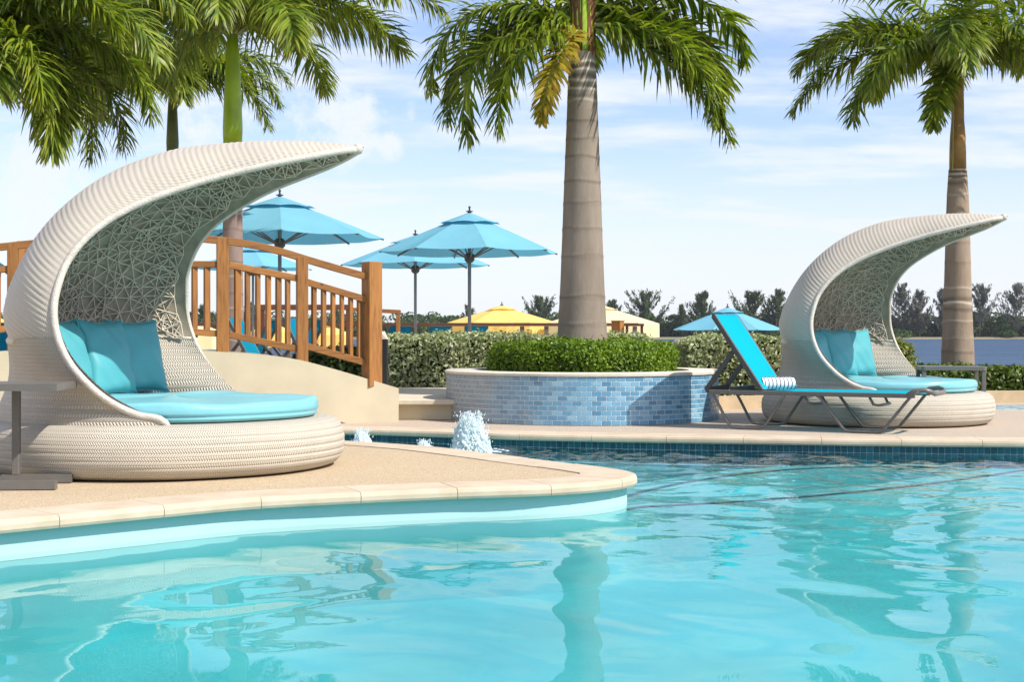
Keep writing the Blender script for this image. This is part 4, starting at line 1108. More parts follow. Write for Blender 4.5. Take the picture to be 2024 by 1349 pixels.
lp = [Rm@(p-M0) for p in pts]; mb = MB(); hw, hh = .05, .030
vs = []
for p in lp: vs += [p+Vector((0, -hw, -hh)), p+Vector((0, hw, -hh)), p+Vector((0, hw, hh*.8)), p+Vector((0, hw*.7, hh)), p+Vector((0, -hw*.7, hh)), p+Vector((0, -hw, hh*.8))]
n6 = len(lp); fs = [(i*6+k, (i+1)*6+k, (i+1)*6+(k+1) % 6, i*6+(k+1) % 6) for i in range(n6-1) for k in range(6)]+[tuple(range(6)), tuple((n6-1)*6+k for k in range(6))[::-1]]
mb.add(vs, [f[::-1] for f in fs]); o = mb.build('handrail', W_H, br); o.location = M0; o.rotation_euler = (0, 0, ang)
# the dark post seen beyond the rail at the left edge
mb = MB(); b = on_bridge(44, None, .95); zt = Z(477, b.y); mb.box((0, 0, (zt-.3)/2), (.085, .085, zt-.3), RZ, bev=.004); o = mb.build('post', W_V, br); o.location = (b.x, b.y, .3)
# dark marker panel beside the end post
mk = thing('marker_post', 'black flat marker post with cream sloping top beside the bridge end post', 'marker post', (X(760, 13.2), 13.2, ZF))
mb = MB(); hz = Z(671, 13.2)-ZF; mb.box((0, 0, hz/2), (.058, .16, hz), bev=.003); mb.build('panel', M_BLACK, mk)
mb = MB(); mb.add([(-.029, -.08, hz+.001), (.029, -.08, hz+.001), (.029, .08, hz+.001), (-.029, .08, hz+.001), (-.029, -.08, hz+.07), (-.005, .08, hz+.075)], [(0, 1, 2, 3)[::-1], (0, 1, 4), (1, 2, 5, 4), (2, 3, 5), (3, 0, 4, 5)]); mb.build('cap', M_CAP, mk)

# ------------------------------------------------------------------ umbrellas
def make_umbrella(loc, rz, radius, zrim, zapex, label, cloth, group, nrib=8, ground=0.0, pole_mat=M_POLE, vent=.34, skirt=0.0, drape=None):
    """loc is the foot of the pole; heights are above it"""
    t = thing('parasol', label, 'parasol', loc, rz, group)
    mb = MB(); mb.tube([(0, 0, 0), (0, 0, zapex-.06)], .030, 12); mb.build('pole', pole_mat, t, True)
    mb = MB(); mb.lathe([(.28, 0), (.28, .05), (.05, .08), (.045, .3)], 20); mb.build('foot', M_DARK, t)
    # canopy: panels sag a little between the ribs
    nr, na = 9, 6; vs = []; fs = []
    def zat(f, sag): return zapex-.10*0-(zapex-zrim)*(f**1.06)-sag
    f0 = .10
    for i in range(nr+1):
        f = f0+(1-f0)*i/nr
        for k in range(nrib*na):
            g = (k % na)/na; a = 2*PI*k/(nrib*na)
            chord = math.cos(PI/nrib)/math.cos((g-.5)*2*PI/nrib)
            sg = math.sin(PI*g); r = radius*f*(1-(1-chord)*1.0-.035*sg*f*f)
            vs.append((r*math.cos(a), r*math.sin(a), zat(f, .016*radius*sg*f)))
    m_ = nrib*na
    fs = [(i*m_+k, (i+1)*m_+k, (i+1)*m_+(k+1) % m_, i*m_+(k+1) % m_) for i in range(nr) for k in range(m_)]
    if skirt:
        o_ = len(vs)
        for k in range(m_):
            x, y, z = vs[nr*m_+k]; vs.append((x*1.004, y*1.004, z-skirt))
        fs += [(nr*m_+k, o_+k, o_+(k+1) % m_, nr*m_+(k+1) % m_) for k in range(m_)]
    mb = MB(); mb.add(vs, fs); mb.build('canopy', cloth, t, True, 14)
    # vent cap, its scalloped edge standing clear of the canopy
    vs = []; fs = []
    for i in range(5):
        f = .02+(vent-.02)*i/4
        for k in range(nrib*4):
            a = 2*PI*k/(nrib*4); g = (k % 4)/4; r = radius*f*(math.cos(PI/nrib)/math.cos((g-.5)*2*PI/nrib))
            vs.append((r*math.cos(a), r*math.sin(a), zapex+.035-(zapex-zrim)*f*(.90)+(.02*math.sin(PI*g) if i == 4 else 0)-(0 if i else -.0)))
    q_ = nrib*4; fs = [(i*q_+k, (i+1)*q_+k, (i+1)*q_+(k+1) % q_, i*q_+(k+1) % q_) for i in range(4) for k in range(q_)]
    mb = MB(); mb.add(vs, fs); mb.build('vent_cap', cloth, t, True, 20)
    mb = MB(); mb.lathe([(.012, zapex-.02), (.03, zapex+.035), (.06, zapex+.045), (.06, zapex+.055), (.018, zapex+.065), (.014, zapex+.10), (.024, zapex+.12), (.010, zapex+.14)], 12); mb.build('finial', M_DARK, t, True, 50)
    mb = MB(); zh = zapex-(zapex-zrim)*1.02; mb.lathe([(.05, zh-.16), (.085, zh-.12), (.085, zh-.03), (.05, zh)], 14); mb.build('hub', M_DARK, t)
    for k in range(nrib):
        a = 2*PI*k/nrib; c, s = math.cos(a), math.sin(a)
        mb = MB(); r0, r1 = radius*.06, radius*.992
        mb.bar((c*r0, s*r0, zat(.06, 0)-.022), (c*r1, s*r1, zat(.992, 0)-.022), .022, .026)
        rb = mb.build('rib', M_METAL, t)
        mb = MB(); rm = radius*.52; mb.bar((c*.07, s*.07, zh-.08), (c*rm, s*rm, zat(.52, 0)-.04), .018, .02); mb.build('strut', M_METAL, rb)
    if drape:
        mb = drape(radius, zrim); mb.build('curtain', cloth, t, True)
    return t
GT = 'teal parasols around the terrace'
def umb(px, Y, pyrim, pyapex, halfpx, label, cloth, group, g=ZF, rz=0, **kw):
    return make_umbrella((X(px, Y), Y, g), rz, halfpx/FPX*Y, Z(pyrim, Y)-g, Z(pyapex, Y)-g, label, cloth, group, **kw)
umb(553, 22.5, 470, 392, 207, 'large teal parasol directly behind the bridge and the near daybed hood', M_TEAL, GT, rz=R(10))
umb(928, 23.7, 499, 424, 180, 'teal parasol standing in front, left of the big palm trunk', M_TEAL, GT, rz=R(12))
umb(821, 29.0, 524, 468, 148, 'shaded teal parasol partly hidden behind the parasol by the palm', M_TEAL, GT, rz=R(3))
umb(500, 33.0, 531, 488, 118, 'distant teal parasol low behind the bridge handrail and pinkish palm', M_TEAL, GT, rz=R(20))
umb(1438, 42.5, 652, 610, 112, 'low teal parasol beyond the hedge behind the lounger backrest', M_TEAL, GT, g=-.9, rz=R(22), vent=.3, nrib=8)
umb(-65, 22.0, 536, 478, 88, 'teal parasol at the left edge beyond the bridge railing', M_TEAL, GT, rz=R(5))
def curtain(radius, zrim):
    mb = MB(); vs = []; n = 40
    a0, a1 = R(-100), R(-20)
    for i in range(n+1):
        f = i/n; a = a0+(a1-a0)*f; r = radius*.93; dz = .20+.38*math.sin(PI*f)**.8*.5+(.25*max(0, f-.75)/.25)
        for k in range(6):
            g = k/5; rr_ = r+.03*math.sin(f*60+g*4); vs.append((rr_*math.cos(a), rr_*math.sin(a), zrim-.02-g*dz))
    mb.add(vs, [(i*6+k, (i+1)*6+k, (i+1)*6+k+1, i*6+k+1) for i in range(n) for k in range(5)]); return mb
GY_ = 'yellow parasols on the beach'
umb(992, 45, 638, 606, 108, 'yellow parasol with gathered curtain left of the big palm trunk', M_YEL, GY_, g=-.9, rz=R(0), nrib=6, vent=.3, skirt=.28, drape=curtain)
umb(1190, 44, 640, 606, 116, 'pale yellow parasol half hidden behind the big palm trunk', M_PYEL, GY_, g=-.9, rz=R(8), nrib=6, vent=.28, skirt=.42)
umb(-70, 40, 636, 596, 82, 'yellow parasol at the left edge seen past the daybed hood', M_YEL, GY_, g=-.6, rz=R(8), nrib=6, vent=.3, skirt=.3)
umb(398, 46, 660, 640, 46, 'small yellow parasol seen left of the tall bridge post', M_PYEL, GY_, g=-.9, rz=R(8), nrib=6, vent=.28, skirt=.5)
umb(536, 46, 656, 636, 40, 'small yellow parasol between bridge balusters, right of the pinkish palm', M_YEL, GY_, g=-.9, rz=R(8), nrib=6, vent=.28, skirt=.5)
umb(652, 46, 662, 644, 44, 'small yellow parasol low behind the right bay of bridge railing', M_YEL, GY_, g=-.9, rz=R(8), nrib=6, vent=.28, skirt=.5)

# ------------------------------------------------------------------ terrace fence, timber handrails, lantern, far loungers
fc = thing('terrace_fence', 'dark red brown timber rail fence along the end of the terrace', 'fence', (0, 38, ZF))
zr = Z(642, 38)-ZF
mb = MB(); mb.bar((X(-200, 38), 0, zr), (X(1262, 38), 0, zr), .12, .085, bev=.006); mb.build('rail', W_D, fc)
for px in (-150, -40, 60, 160, 260, 360, 470, 570, 690, 800, 922, 1032, 1080, 1180, 1255):
    mb = MB(); mb.box((X(px, 38), .04, (zr-.05)/2), (.115, .10, zr-.05), bev=.006); mb.build('post', simple('grey_brown_post', (.13, .11, .085), .8, .2, .15, 4) if px == -150 else bpy.data.materials['grey_brown_post'], fc)
tr = thing('timber_handrail', 'stepped timber handrail frame behind the bridge end post', 'handrail', (0, 36, ZF))
def beam(x0, y0, x1, y1, h, mat=W_D, name='rail'):
    mb = MB(); mb.bar((X(x0, 36), 0, Z(y0, 36)-ZF), (X(x1, 36), 0, Z(y1, 36)-ZF), .12, h, bev=.006); mb.build(name, mat, tr)
beam(515, 608, 692, 608, .14); beam(692, 612, 792, 617, .10, W_H)
for px, py in ((519, 613), (688, 613), (787, 621)):
    mb = MB(); zt = Z(py, 36)-ZF; mb.box((X(px, 36), 0, zt/2), (.10, .10, zt), bev=.006); mb.build('post', W_V if px == 787 else W_D, tr)
wp = thing('timber_post', 'short square timber post standing beside the lantern right of the palm', 'post', (X(1221, 24), 24, ZF))
hz = Z(636, 24)-ZF; mb = MB(); mb.box((0, 0, hz/2), (.165, .165, hz), Matrix.Rotation(R(-28), 3, 'Z'), bev=.006); mb.build('shaft', W_V, wp)
mb = MB(); mb.box((0, 0, hz+.008), (.185, .185, .018), Matrix.Rotation(R(-28), 3, 'Z'), bev=.004); mb.build('cap', W_H, wp)
mb = MB(); mb.bar((.06, -.05, Z(659, 24)-ZF), (.24, -.05, Z(668, 24)-ZF), .05, .05, bev=.004); mb.build('brace', W_H, wp)
ln = thing('lantern', 'square dark framed lantern with a white cone inside, right of the palm', 'lantern', (X(1254, 24), 24, ZF))
z0, z1 = Z(672, 24)-ZF, Z(645, 24)-ZF
for sx in (-.125, .125):
    for sy in (-.125, .125):
        mb = MB(); mb.box((sx, sy, z1/2), (.024, .024, z1), bev=.003); mb.build('leg', W_D, ln)
mb = MB(); mb.box((0, 0, z1+.02), (.30, .30, .04), bev=.005); mb.build('top', W_D, ln)
mb = MB(); mb.box((0, 0, z0), (.226, .226, .02)); mb.build('tray', W_D, ln)
mb = MB(); mb.lathe([(.11, z0+.012), (.075, z0+.10), (.035, z1-.09), (.01, z1-.08)], 16); mb.build('shade', M_WHITE, ln, True, 40)
GL = 'blue sling loungers on the terrace beyond the bridge'
flA = make_lounger((X(546, 18.0), 18.0, ZF), R(-8), 'dark blue sling lounger leaning left, right of the pinkish palm behind the bridge', M_SLING2, GL, 62)
dup(flA, (X(553, 18.6), 19.2, ZF), R(176), 'dark blue sling lounger leaning right behind the middle bridge post')
dup(flA, (X(436, 18.0), 18.0, ZF), R(-6), 'dark blue sling lounger low between near daybed hood and tall bridge post')
dup(flA, (X(640, 17.5), 18.4, ZF), R(172), 'dark blue sling lounger below the right bay of the bridge railing')
for px, Y, l in ((790, 36, 'blue lounger back showing over the hedge next to the bridge end post'), (870, 36, 'blue lounger back showing over the hedge between the two parasol poles'), (941, 35, 'blue lounger back showing over the hedge right of the front parasol pole'), (8, 26, 'blue lounger at the left edge beyond the bridge railing')):
    dup(flA, (X(px, Y)+.30, Y, ZF+(.0)), R(96), l)

# ------------------------------------------------------------------ palms
def trunk(name, prof, mat, parent, scars, seg=40, bulge=.012):
    """prof: (z, radius); scars: (z, value, half width) pale (+) or dark (-) leaf scars"""
    z0, z1 = prof[0][0], prof[-1][0]; n = int((z1-z0)/.012)+2
    zs = np.linspace(z0, z1, n); r = np.interp(zs, [a for a, b in prof], [b for a, b in prof])
    k = np.ones(9)/9; rp = np.r_[np.full(4, r[0]), r, np.full(4, r[-1])]; r = np.convolve(rp, k, 'valid')
    rng = np.random.default_rng(len(scars)); an = np.linspace(0, 2*PI, seg, endpoint=False)
    sc_ = np.zeros((n, seg))
    for (z, v, hw) in scars:
        wob = .010*np.sin(an+rng.uniform(0, 6))+.006*np.sin(an*3+rng.uniform(0, 6))
        g = np.exp(-((zs[:, None]-z-wob[None])/hw)**2); sc_ = np.where(np.abs(v*g) > np.abs(sc_), v*g, sc_)
        g2 = np.exp(-((zs-z)/.02)**2); r = r+g2*bulge*r*1.2
    V = np.stack([r[:, None]*np.cos(an), r[:, None]*np.sin(an), np.repeat(zs[:, None], seg, 1)], -1).reshape(-1, 3)
    ii = np.arange(n*seg).reshape(n, seg); jj = np.roll(ii, -1, 1)
    Q = np.stack([ii[:-1], jj[:-1], jj[1:], ii[1:]], -1).reshape(-1, 4)
    return np_mesh(name, V, Q, mat, parent, smooth=True, attr={'scar': sc_.ravel()})

def frond(parent, rng, start, az, elev, length, droop, leaf=.5, per=95, mat=M_FROND, stiff=.58, width=.0115, dry=.35, side_bend=0.0, twist=0.0):
    ns = 40; s = np.linspace(0, 1, ns)
    el = elev-droop*s**1.35; azs = az+side_bend*s
    d = np.c_[np.cos(el)*np.cos(azs), np.cos(el)*np.sin(azs), np.sin(el)]
    pos = np.array(start)+np.cumsum(np.r_[np.zeros((1, 3)), (d[:-1]+d[1:])/2*length/(ns-1)], 0)
    mb = MB(); mb.tube([Vector(p) for p in pos[::3]], [.020*(1-.92*t_)+.002 for t_ in s[::3]], 5)
    nl = per*2
    t_ = np.clip(np.r_[np.linspace(.10, .995, per), np.linspace(.10, .995, per)]+rng.normal(size=nl)*.004, .08, .998)
    sd = np.r_[np.ones(per), -np.ones(per)]
    ip = np.clip(t_*(ns-1), 0, ns-1.001); i0 = ip.astype(int); fr = (ip-i0)[:, None]
    B = pos[i0]*(1-fr)+pos[i0+1]*fr; T = d[i0]*(1-fr)+d[i0+1]*fr; T /= np.linalg.norm(T, axis=1)[:, None]
    side = np.cross(T, np.array([0, 0, 1.0])); sl = np.linalg.norm(side, axis=1)[:, None]
    alt = np.array([math.sin(az), -math.cos(az), 0]); side = np.where(sl > .15, side/np.maximum(sl, 1e-6), alt)
    upv = np.cross(side, T)
    if twist:
        cw, sw = np.cos(twist*t_)[:, None], np.sin(twist*t_)[:, None]; side, upv = side*cw+upv*sw, upv*cw-side*sw
    rank = rng.normal(size=nl)*.42+np.where(rng.random(nl) < .5, .38, -.28)
    fw = .45+.75*t_**2+rng.normal(size=nl)*.12
    D = side*sd[:, None]*np.cos(rank)[:, None]+upv*np.sin(rank)[:, None]+T*fw[:, None]; D /= np.linalg.norm(D, axis=1)[:, None]
    Ln = leaf*np.clip(np.sin(PI*np.clip(.10+.86*t_, 0, 1)), .12, 1)**.55*rng.uniform(.75, 1.15, nl)
    ns2 = 6; V = np.zeros((nl, ns2, 2, 3)); p = B.copy(); dd = D.copy(); tip = np.zeros((nl, ns2))
    fold = rng.uniform(.8, 2.6, nl)*(1-stiff)
    for k in range(ns2):
        f = k/(ns2-1)
        wv = np.cross(dd, upv+rng.normal(size=(nl, 3))*.25); wv /= np.linalg.norm(wv, axis=1)[:, None]+1e-9
        wk = width*(.55+.9*math.sin(PI*min(1, f*.85+.12)))*(1-f**4*.93)
        V[:, k, 0] = p-wv*wk; V[:, k, 1] = p+wv*wk; tip[:, k] = np.clip((f-.55)/.45, 0, 1)**1.5*rng.uniform(0, 1, nl)*dry*2
        dd = dd+np.array([0, 0, -1.0])*(fold*(.25+f))[:, None]*.42; dd /= np.linalg.norm(dd, axis=1)[:, None]
        p = p+dd*(Ln/(ns2-1))[:, None]
    base = np.arange(nl)[:, None]*(ns2*2); kk = np.arange(ns2-1)[None]*2
    Q = np.stack([base+kk, base+kk+1, base+kk+3, base+kk+2], -1).reshape(-1, 4)
    Vr = V.reshape(-1, 3); tv = np.repeat(tip.reshape(nl, ns2, 1), 2, 2).ravel()
    # stem joined to the same frond
    vs = np.array([tuple(v) for v in mb.v]); off = len(Vr)
    sq = [f for f in mb.f if len(f) == 4]
    Q = np.r_[Q, np.array(sq)+off]; Vr = np.r_[Vr, vs]; mi = np.r_[np.zeros(nl*(ns2-1)), np.ones(len(sq))]
    return np_mesh('frond', Vr, Q, [mat, M_RACH], parent, mi=mi, attr={'tip': np.r_[np.clip(tv, 0, 1), np.zeros(len(vs))]})

def crown(parent, c, specs, seed, leaf=.5, per=95, **kw):
    rng = np.random.default_rng(seed)
    for sp in specs:
        az, el, ln_, dr = sp[:4]; k2 = dict(kw); k2.update(sp[4] if len(sp) > 4 else {})
        frond(parent, rng, c, R(az), R(el), ln_, R(dr), k2.pop('leaf', leaf), k2.pop('per', per), side_bend=R(rng.uniform(-14, 14)), twist=R(rng.uniform(-30, 30)), **k2)

# the big royal palm in the planter
Yp = 13.3; p1 = thing('royal_palm', 'big royal palm with thick grey trunk growing from the blue planter', 'palm', (X(1151, Yp), Yp, ZF+HP))
zb = ZF+HP; rel = lambda py, Y=Yp, b=None: Z(py, Y)-(zb if b is None else b)
pxm = FPX/Yp
prof = [(0, 52/pxm), (rel(672), 50/pxm), (rel(640), 47.5/pxm), (rel(560), 43.5/pxm), (rel(470), 40/pxm), (rel(400), 37.5/pxm), (rel(310), 34/pxm), (rel(250), 31.5/pxm), (rel(180), 29/pxm), (rel(104), 25.5/pxm)]
scars = [(rel(y), v, w_) for y, v, w_ in ((126, .85, .012), (141, .9, .013), (160, .75, .013), (180, .65, .012), (202, .35, .012), (133, -.7, .02), (151, -.7, .022), (170, -.5, .02), (192, -.4, .02), (243, -.55, .013), (276, -.35, .010), (312, -.5, .012), (360, -.45, .012), (404, -.35, .010), (455, -.4, .012), (508, -.3, .01), (588, -.45, .012), (642, -.25, .01))]
trunk('trunk', prof, M_TRUNK, p1, scars, 48)
zc = rel(104); zt = zc+1.05
mb = MB(); mb.lathe([(24.0/pxm, zc), (25.5/pxm, zc+.06), (24.5/pxm, zc+.35), (21/pxm, zc+.7), (15/pxm, zt)], 28); mb.build('crownshaft', M_SHAFT, p1, True)
# loose brown sheaths round the crownshaft
def sheath(a0, a1, zl, zh, r0, r1, mat=M_SHAFT_D):
    mb = MB(); vs = []; n = 12; k_ = 14
    for i in range(n+1):
        a = R(a0+(a1-a0)*i/n)
        for k in range(k_+1):
            g = k/k_; z = zl+(zh-zl)*g+.03*math.sin(i*1.7); r = r0+(r1-r0)*g+.006*math.sin(i*2.1+k)
            if i in (0, n): r += .008
            vs.append((r*math.cos(a), r*math.sin(a), z))
    m_ = k_+1; mb.add(vs, [(i*m_+k, (i+1)*m_+k, (i+1)*m_+k+1, i*m_+k+1) for i in range(n) for k in range(k_)]); return mb.build('sheath', mat, p1, True)
sheath(170, 268, zc-.01, zc+.95, 26.2/pxm, 22/pxm); sheath(-68, 30, zc-.02, zc+.85, 26.2/pxm, 23.5/pxm)
sheath(40, 165, zc, zc+.9, 25.8/pxm, 22/pxm)
specs = [(174, 10, 1.8, 105), (198, 4, 1.9, 118), (160, 24, 1.8, 112), (214, -10, 1.6, 90), (188, 30, 1.95, 128),
         (240, -30, 1.30, 54, dict(mat=M_FRYEL, leaf=.26, stiff=.75, dry=.6)),
         (6, 10, 1.85, 105), (-12, 4, 1.75, 98), (24, 26, 1.9, 108), (38, 34, 1.9, 112), (10, 42, 2.0, 128), (2, -12, 1.85, 58),
         (80, 34, 2.0, 90), (120, 30, 1.9, 95), (0, 62, 2.2, 90), (180, 62, 2.2, 90), (90, 68, 2.2, 80)]
crown(p1, (0, 0, zt-.80), specs, 8, .43, 118)

# the palm at the right
Y2 = 17.6; zb2 = ZF+.09; p2 = thing('royal_palm', 'royal palm with ochre crownshaft beyond the right daybed', 'palm', (X(1893, Y2), Y2, zb2)); pm2 = FPX/Y2
r2 = lambda py: Z(py, Y2)-zb2
prof = [(0, 35/pm2), (r2(725), 32/pm2), (r2(690), 31/pm2), (r2(640), 28.5/pm2), (r2(560), 26/pm2), (r2(470), 23.5/pm2), (r2(420), 22/pm2), (r2(380), 20.5/pm2), (r2(335), 17/pm2)]
trunk('trunk', prof, M_TRUNK2, p2, [(r2(y), v, w_) for y, v, w_ in ((337, .55, .012), (344, .6, .010), (353, .6, .010), (340, -.9, .02), (349, -.8, .018), (362, -.6, .03), (385, .3, .012), (569, .6, .010), (600, .8, .016), (592, -.6, .03), (611, -.5, .03), (636, .35, .010), (668, .2, .01), (696, -.3, .02), (520, -.2, .015), (480, -.2, .015))], 36)
mb = MB(); mb.lathe([(16.4/pm2, r2(336)), (16/pm2, r2(300)), (15/pm2, r2(270)), (12.5/pm2, r2(240)), (11.5/pm2, r2(170)), (9/pm2, r2(90))], 24); mb.build('crownshaft', M_SHAFT_O, p2, True)
specs = [(176, 14, 2.35, 78, dict(stiff=.62)), (188, 30, 2.3, 105), (200, 10, 2.0, 95), (165, 40, 2.3, 100), (215, 24, 1.9, 110), (232, -30, 1.25, 55, dict(leaf=.34, stiff=.7)),
         (5, 15, 2.2, 90), (-15, 25, 2.0, 105), (-40, 14, 1.8, 100), (20, 32, 2.2, 95), (-62, 36, 1.8, 110), (-100, 30, 1.7, 110), (250, 40, 1.8, 115),
         (80, 30, 2.0, 90), (110, 30, 2.0, 90), (50, 40, 2.1, 90), (140, 45, 2.2, 95), (0, 60, 2.2, 90), (180, 62, 2.3, 90), (270, 62, 2.0, 90)]
crown(p2, (0, 0, r2(112)), specs, 21, .48, 122)
mb = MB(); mb.tube([(-.10, -.16, r2(200)), (-.115, -.17, r2(340))], .006, 5); mb.build('hanging_stem', M_RACH, p2)

def palm(px, Y, base_z, py_crown, py_shaft, wpx, label, mat, shaft, specs, seed, leaf, per=150, shaft_w=None, name='royal_palm'):
    t = thing(name, label, 'palm', (X(px, Y), Y, base_z)); k = FPX/Y; rz_ = lambda py: Z(py, Y)-base_z
    zs = rz_(py_shaft); sw = (shaft_w or wpx*.8)/2/k
    trunk('trunk', [(0, wpx*.62/k), (zs*.12, wpx*.54/k), (zs*.5, wpx*.48/k), (zs, sw*.95)], mat, t, [(zs*f, -.4 if i % 2 else .3, .014) for i, f in enumerate(np.linspace(.08, .97, 15))], 28)
    zc_ = rz_(py_crown)
    mb = MB(); mb.lathe([(sw, zs), (sw*1.06, zs+(zc_-zs)*.15), (sw*.9, zs+(zc_-zs)*.5), (sw*.7, zs+(zc_-zs)*.85), (sw*.45, zc_+.15)], 22); mb.build('crownshaft', shaft, t, True)
    crown(t, (0, 0, zc_), specs, seed, leaf, per)
    return t
full = lambda n, ln_, rng, lo=-5, hi=60: [(360*i/n+rng.uniform(-12, 12), rng.uniform(lo, hi), ln_*rng.uniform(.85, 1.1), rng.uniform(90, 125)) for i in range(n)]
rr0 = random.Random(6)
palm(460, 19, ZF, 72, 285, 42, 'royal palm with bright lime green crownshaft above the near daybed hood', M_TRUNK3, M_SHAFT,
     [(-2, 44, 3.2, 88), (8, 58, 3.7, 98), (-18, 34, 2.4, 85), (182, 38, 3.3, 115), (196, 52, 3.6, 120), (168, 60, 3.8, 122), (215, 25, 2.6, 110), (-50, 35, 2.3, 115), (-90, 45, 2.4, 120), (235, 48, 2.6, 115), (20, 34, 2.6, 85), (160, 25, 2.8, 100), (-8, 64, 4.1, 112), (60, 30, 2.6, 95), (120, 30, 2.6, 95), (5, 78, 3.6, 100), (200, 78, 3.4, 100), (-30, 58, 3.2, 125)], 31, .66, 160, 37)
palm(341, 23, ZF, 172, 300, 24, 'slimmer royal palm with mossy stem behind, left of the lime green crownshaft', M_TRUNK, M_SHAFT_M,
     [(178, 35, 2.0, 105), (190, 20, 1.9, 100), (0, 38, 2.1, 112), (-12, 22, 2.0, 105), (165, 50, 2.2, 110), (205, 40, 1.9, 115), (15, 50, 2.2, 110), (-30, 40, 1.9, 115), (230, 30, 1.6, 105), (-70, 30, 1.6, 110), (260, 40, 1.7, 110), (90, 60, 2.0, 70), (0, 75, 1.8, 60), (180, 72, 1.8, 60)], 32, .58, 140, 23)
palm(-60, 16.5, ZF, 105, 360, 52, 'royal palm whose trunk stands left of the frame, fronds hanging in the corner', M_TRUNK, M_SHAFT,
     [(0, 6, 2.2, 112), (-20, 0, 2.0, 108), (15, 16, 2.4, 112), (-35, 22, 2.0, 115), (5, 32, 2.7, 122), (-8, 14, 1.9, 120), (-10, 45, 2.9, 120), (30, 35, 2.4, 105), (-55, 15, 1.7, 100), (-75, 30, 1.8, 110), (50, 25, 2.2, 95), (-30, 50, 2.7, 122), (10, 60, 3.2, 122), (180, 40, 2.2, 110), (210, 30, 2.0, 105), (150, 30, 2.0, 105), (-15, 70, 2.9, 118)], 33, .60, 160, 48)

palm(-24, 20.5, ZF, -30, 190, 34, 'taller royal palm left of the frame, its long fronds filling the top left', M_TRUNK, M_SHAFT_M,
     [(0, 22, 3.2, 105), (180, 15, 2.5, 105), (-20, 25, 2.9, 110), (12, 34, 3.6, 112), (-6, 44, 4.0, 118), (200, 30, 2.5, 110), (20, 25, 2.6, 105), (160, 25, 2.6, 105), (-45, 10, 2.2, 100), (225, 10, 2.2, 100), (-80, 20, 2.0, 105), (260, 25, 2.0, 105), (10, 40, 2.9, 118), (170, 40, 2.9, 118), (-60, 40, 2.4, 115), (240, 45, 2.4, 115), (40, 0, 2.3, 85), (140, 0, 2.3, 85)], 34, .66, 160)

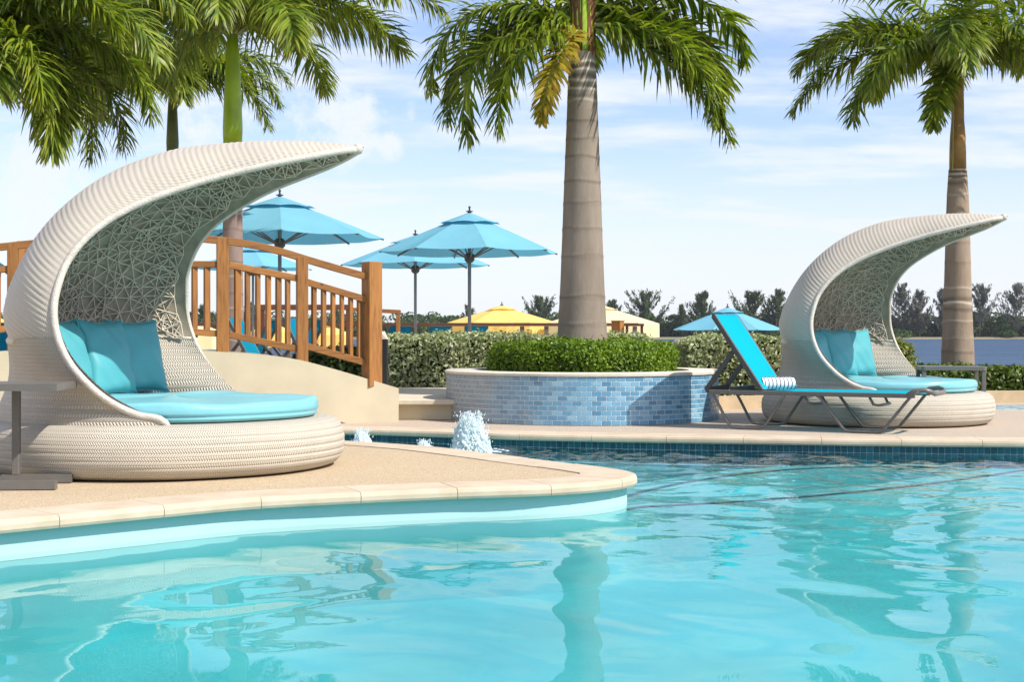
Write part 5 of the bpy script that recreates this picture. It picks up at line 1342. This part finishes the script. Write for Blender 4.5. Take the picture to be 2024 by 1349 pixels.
# ------------------------------------------------------------------ bubbling water jets
def jet(px, Y, h, r, label, seed):
    rng = np.random.default_rng(seed); t = thing('water_jet', label, 'water jet', (X(px, Y), Y, ZW), 0, 'foaming water jets along the far pool edge')
    ico = bmesh.new(); bmesh.ops.create_icosphere(ico, subdivisions=1, radius=1); ico.verts.ensure_lookup_table()
    bv = np.array([tuple(v.co) for v in ico.verts]); bf = np.array([[v.index for v in f.verts] for f in ico.faces]); ico.free()
    n = 4200 if h > .2 else 1300; f = rng.uniform(0, 1, n)**1.25; a = rng.uniform(0, 2*PI, n)
    lobes = .72+.30*np.sin(a*3+rng.uniform(0, 6))+.24*np.sin(a*7+rng.uniform(0, 6))
    prof = (1.05-.52*f**1.5)*np.sqrt(rng.uniform(.02, 1, n)); x = r*prof*np.cos(a)*(.85+.15*lobes); y = r*prof*np.sin(a)
    z = h*f*(.72+.28*lobes)*(1.12-.30*prof**2)
    sz = r*rng.uniform(.014, .052, n)*(1.1-.6*f)
    st_ = 1.1+rng.uniform(.4, 3.2, n)*f
    V = bv[None]*np.stack([sz, sz, sz*st_], 1)[:, None]*(1+.25*rng.normal(size=(n, len(bv), 1)))+np.stack([x, y, z], 1)[:, None]
    Q = (bf[None]+(np.arange(n)*len(bv))[:, None, None]).reshape(-1, 3)
    tag(np_mesh('plume', V.reshape(-1, 3), Q, M_FOAM, t, smooth=True), kind='stuff')
    bm = bmesh.new(); bmesh.ops.create_icosphere(bm, subdivisions=5, radius=1); ph = rng.uniform(0, 6, 8)
    for v in bm.verts:
        x_, y_, z_ = v.co; a_ = math.atan2(y_, x_); f_ = max(0, (z_+1)/2)
        w_ = 1+.16*math.sin(a_*4+ph[0])+.12*math.sin(a_*9+z_*4+ph[1])+.07*math.sin(a_*17+z_*13+ph[2])
        pr = (1.0-.52*f_**1.5)*math.sqrt(max(0, 1-max(0, f_-.72)**2/.0784))*.86
        rad_ = math.hypot(x_, y_)/max(1e-4, math.sqrt(max(1e-4, 1-z_*z_)))
        v.co = Vector((r*pr*w_*rad_*math.cos(a_), r*pr*w_*rad_*math.sin(a_), h*f_*(.86+.10*math.sin(a_*3+ph[3])+.05*math.sin(a_*8+ph[4]))))
    me = bpy.data.meshes.new('core'); bm.to_mesh(me); bm.free(); me.materials.append(M_FOAM)
    me.polygons.foreach_set('use_smooth', [True]*len(me.polygons)); link('core', me, t)
    mb = MB()
    for i in range(170):
        a = rng.uniform(0, 2*PI); q = rng.random(); rr_ = r*(.35+.95*rng.random()*(1-q*.5)); z = h*(.05+q*1.10); s_ = rng.uniform(.002, .006)*(r/.16)**.5
        mb.lathe([(.2*s_, -s_*1.5), (s_, -.3*s_), (s_*.8, .6*s_), (.2*s_, s_*1.7)], 5, (rr_*math.cos(a), rr_*math.sin(a), z))
    tag(mb.build('droplets', M_FOAM, t, True), kind='stuff')
    vs = []; fs = []
    mb = MB()
    for i in range(70):
        a = rng.uniform(0, 2*PI); rr_ = r*rng.uniform(.7, 2.0); s_ = rng.uniform(.008, .03)
        mb.lathe([(s_, 0), (s_*.8, s_*.25), (s_*.3, s_*.4)], 7, (rr_*math.cos(a), rr_*math.sin(a), .001))
    tag(mb.build('foam_patch', M_FOAM, t, True), kind='stuff')
jet(930, 10.75, .265, .155, 'tall foaming water jet in front of the blue planter', 1)
jet(715, 10.78, .155, .085, 'small foaming jet closest to the near daybed', 2)
jet(838, 10.55, .095, .07, 'lowest bubbling jet between the other two', 3)

# ------------------------------------------------------------------ small blue spa pool at the right
sp = tag(bpy.data.objects.new('spa_pool', None), 'strip of small blue tiled spa water at the right edge', None, None, 'structure'); C.objects.link(sp)
y0, y1 = 14.55, 15.45; x0, x1 = 4.75, 7.6
mb = MB(); mb.box(((x0+x1)/2, (y0+y1)/2, ZF+.001), (x1-x0, y1-y0, .006)); mb.build('basin', M_GROUT, sp)
mb = MB(); rngs = random.Random(3)
ny = 14; nx = 40
for i in range(nx):
    for j_ in range(ny):
        mb.box((x0+(i+.5)*(x1-x0)/nx, y0+(j_+.5)*(y1-y0)/ny, ZF+.006), ((x1-x0)/nx-.006, (y1-y0)/ny-.006, .006))
tag(mb.build('tile_run', tilemat('spa_tile', [(0, (.06, .28, .42)), (.4, (.10, .38, .52)), (.7, (.25, .55, .66)), (1, (.45, .70, .76))]), sp), kind='stuff')

# ------------------------------------------------------------------ sea air
hz_ = MB(); hz_.box((0, 262, 16), (1180, 620, 40)); hzm = bpy.data.materials.new('sea_haze'); hzm.use_nodes = True
hn = hzm.node_tree; hn.nodes.remove(hn.nodes['Principled BSDF']); pv = hn.nodes.new('ShaderNodeVolumePrincipled')
pv.inputs['Color'].default_value = (.86, .92, 1, 1); pv.inputs['Density'].default_value = .00011
hn.links.new(pv.outputs[0], hn.nodes['Material Output'].inputs['Volume'])
tag(hz_.build('haze', hzm), 'thin bright sea air over the lake', 'haze', None, 'stuff')
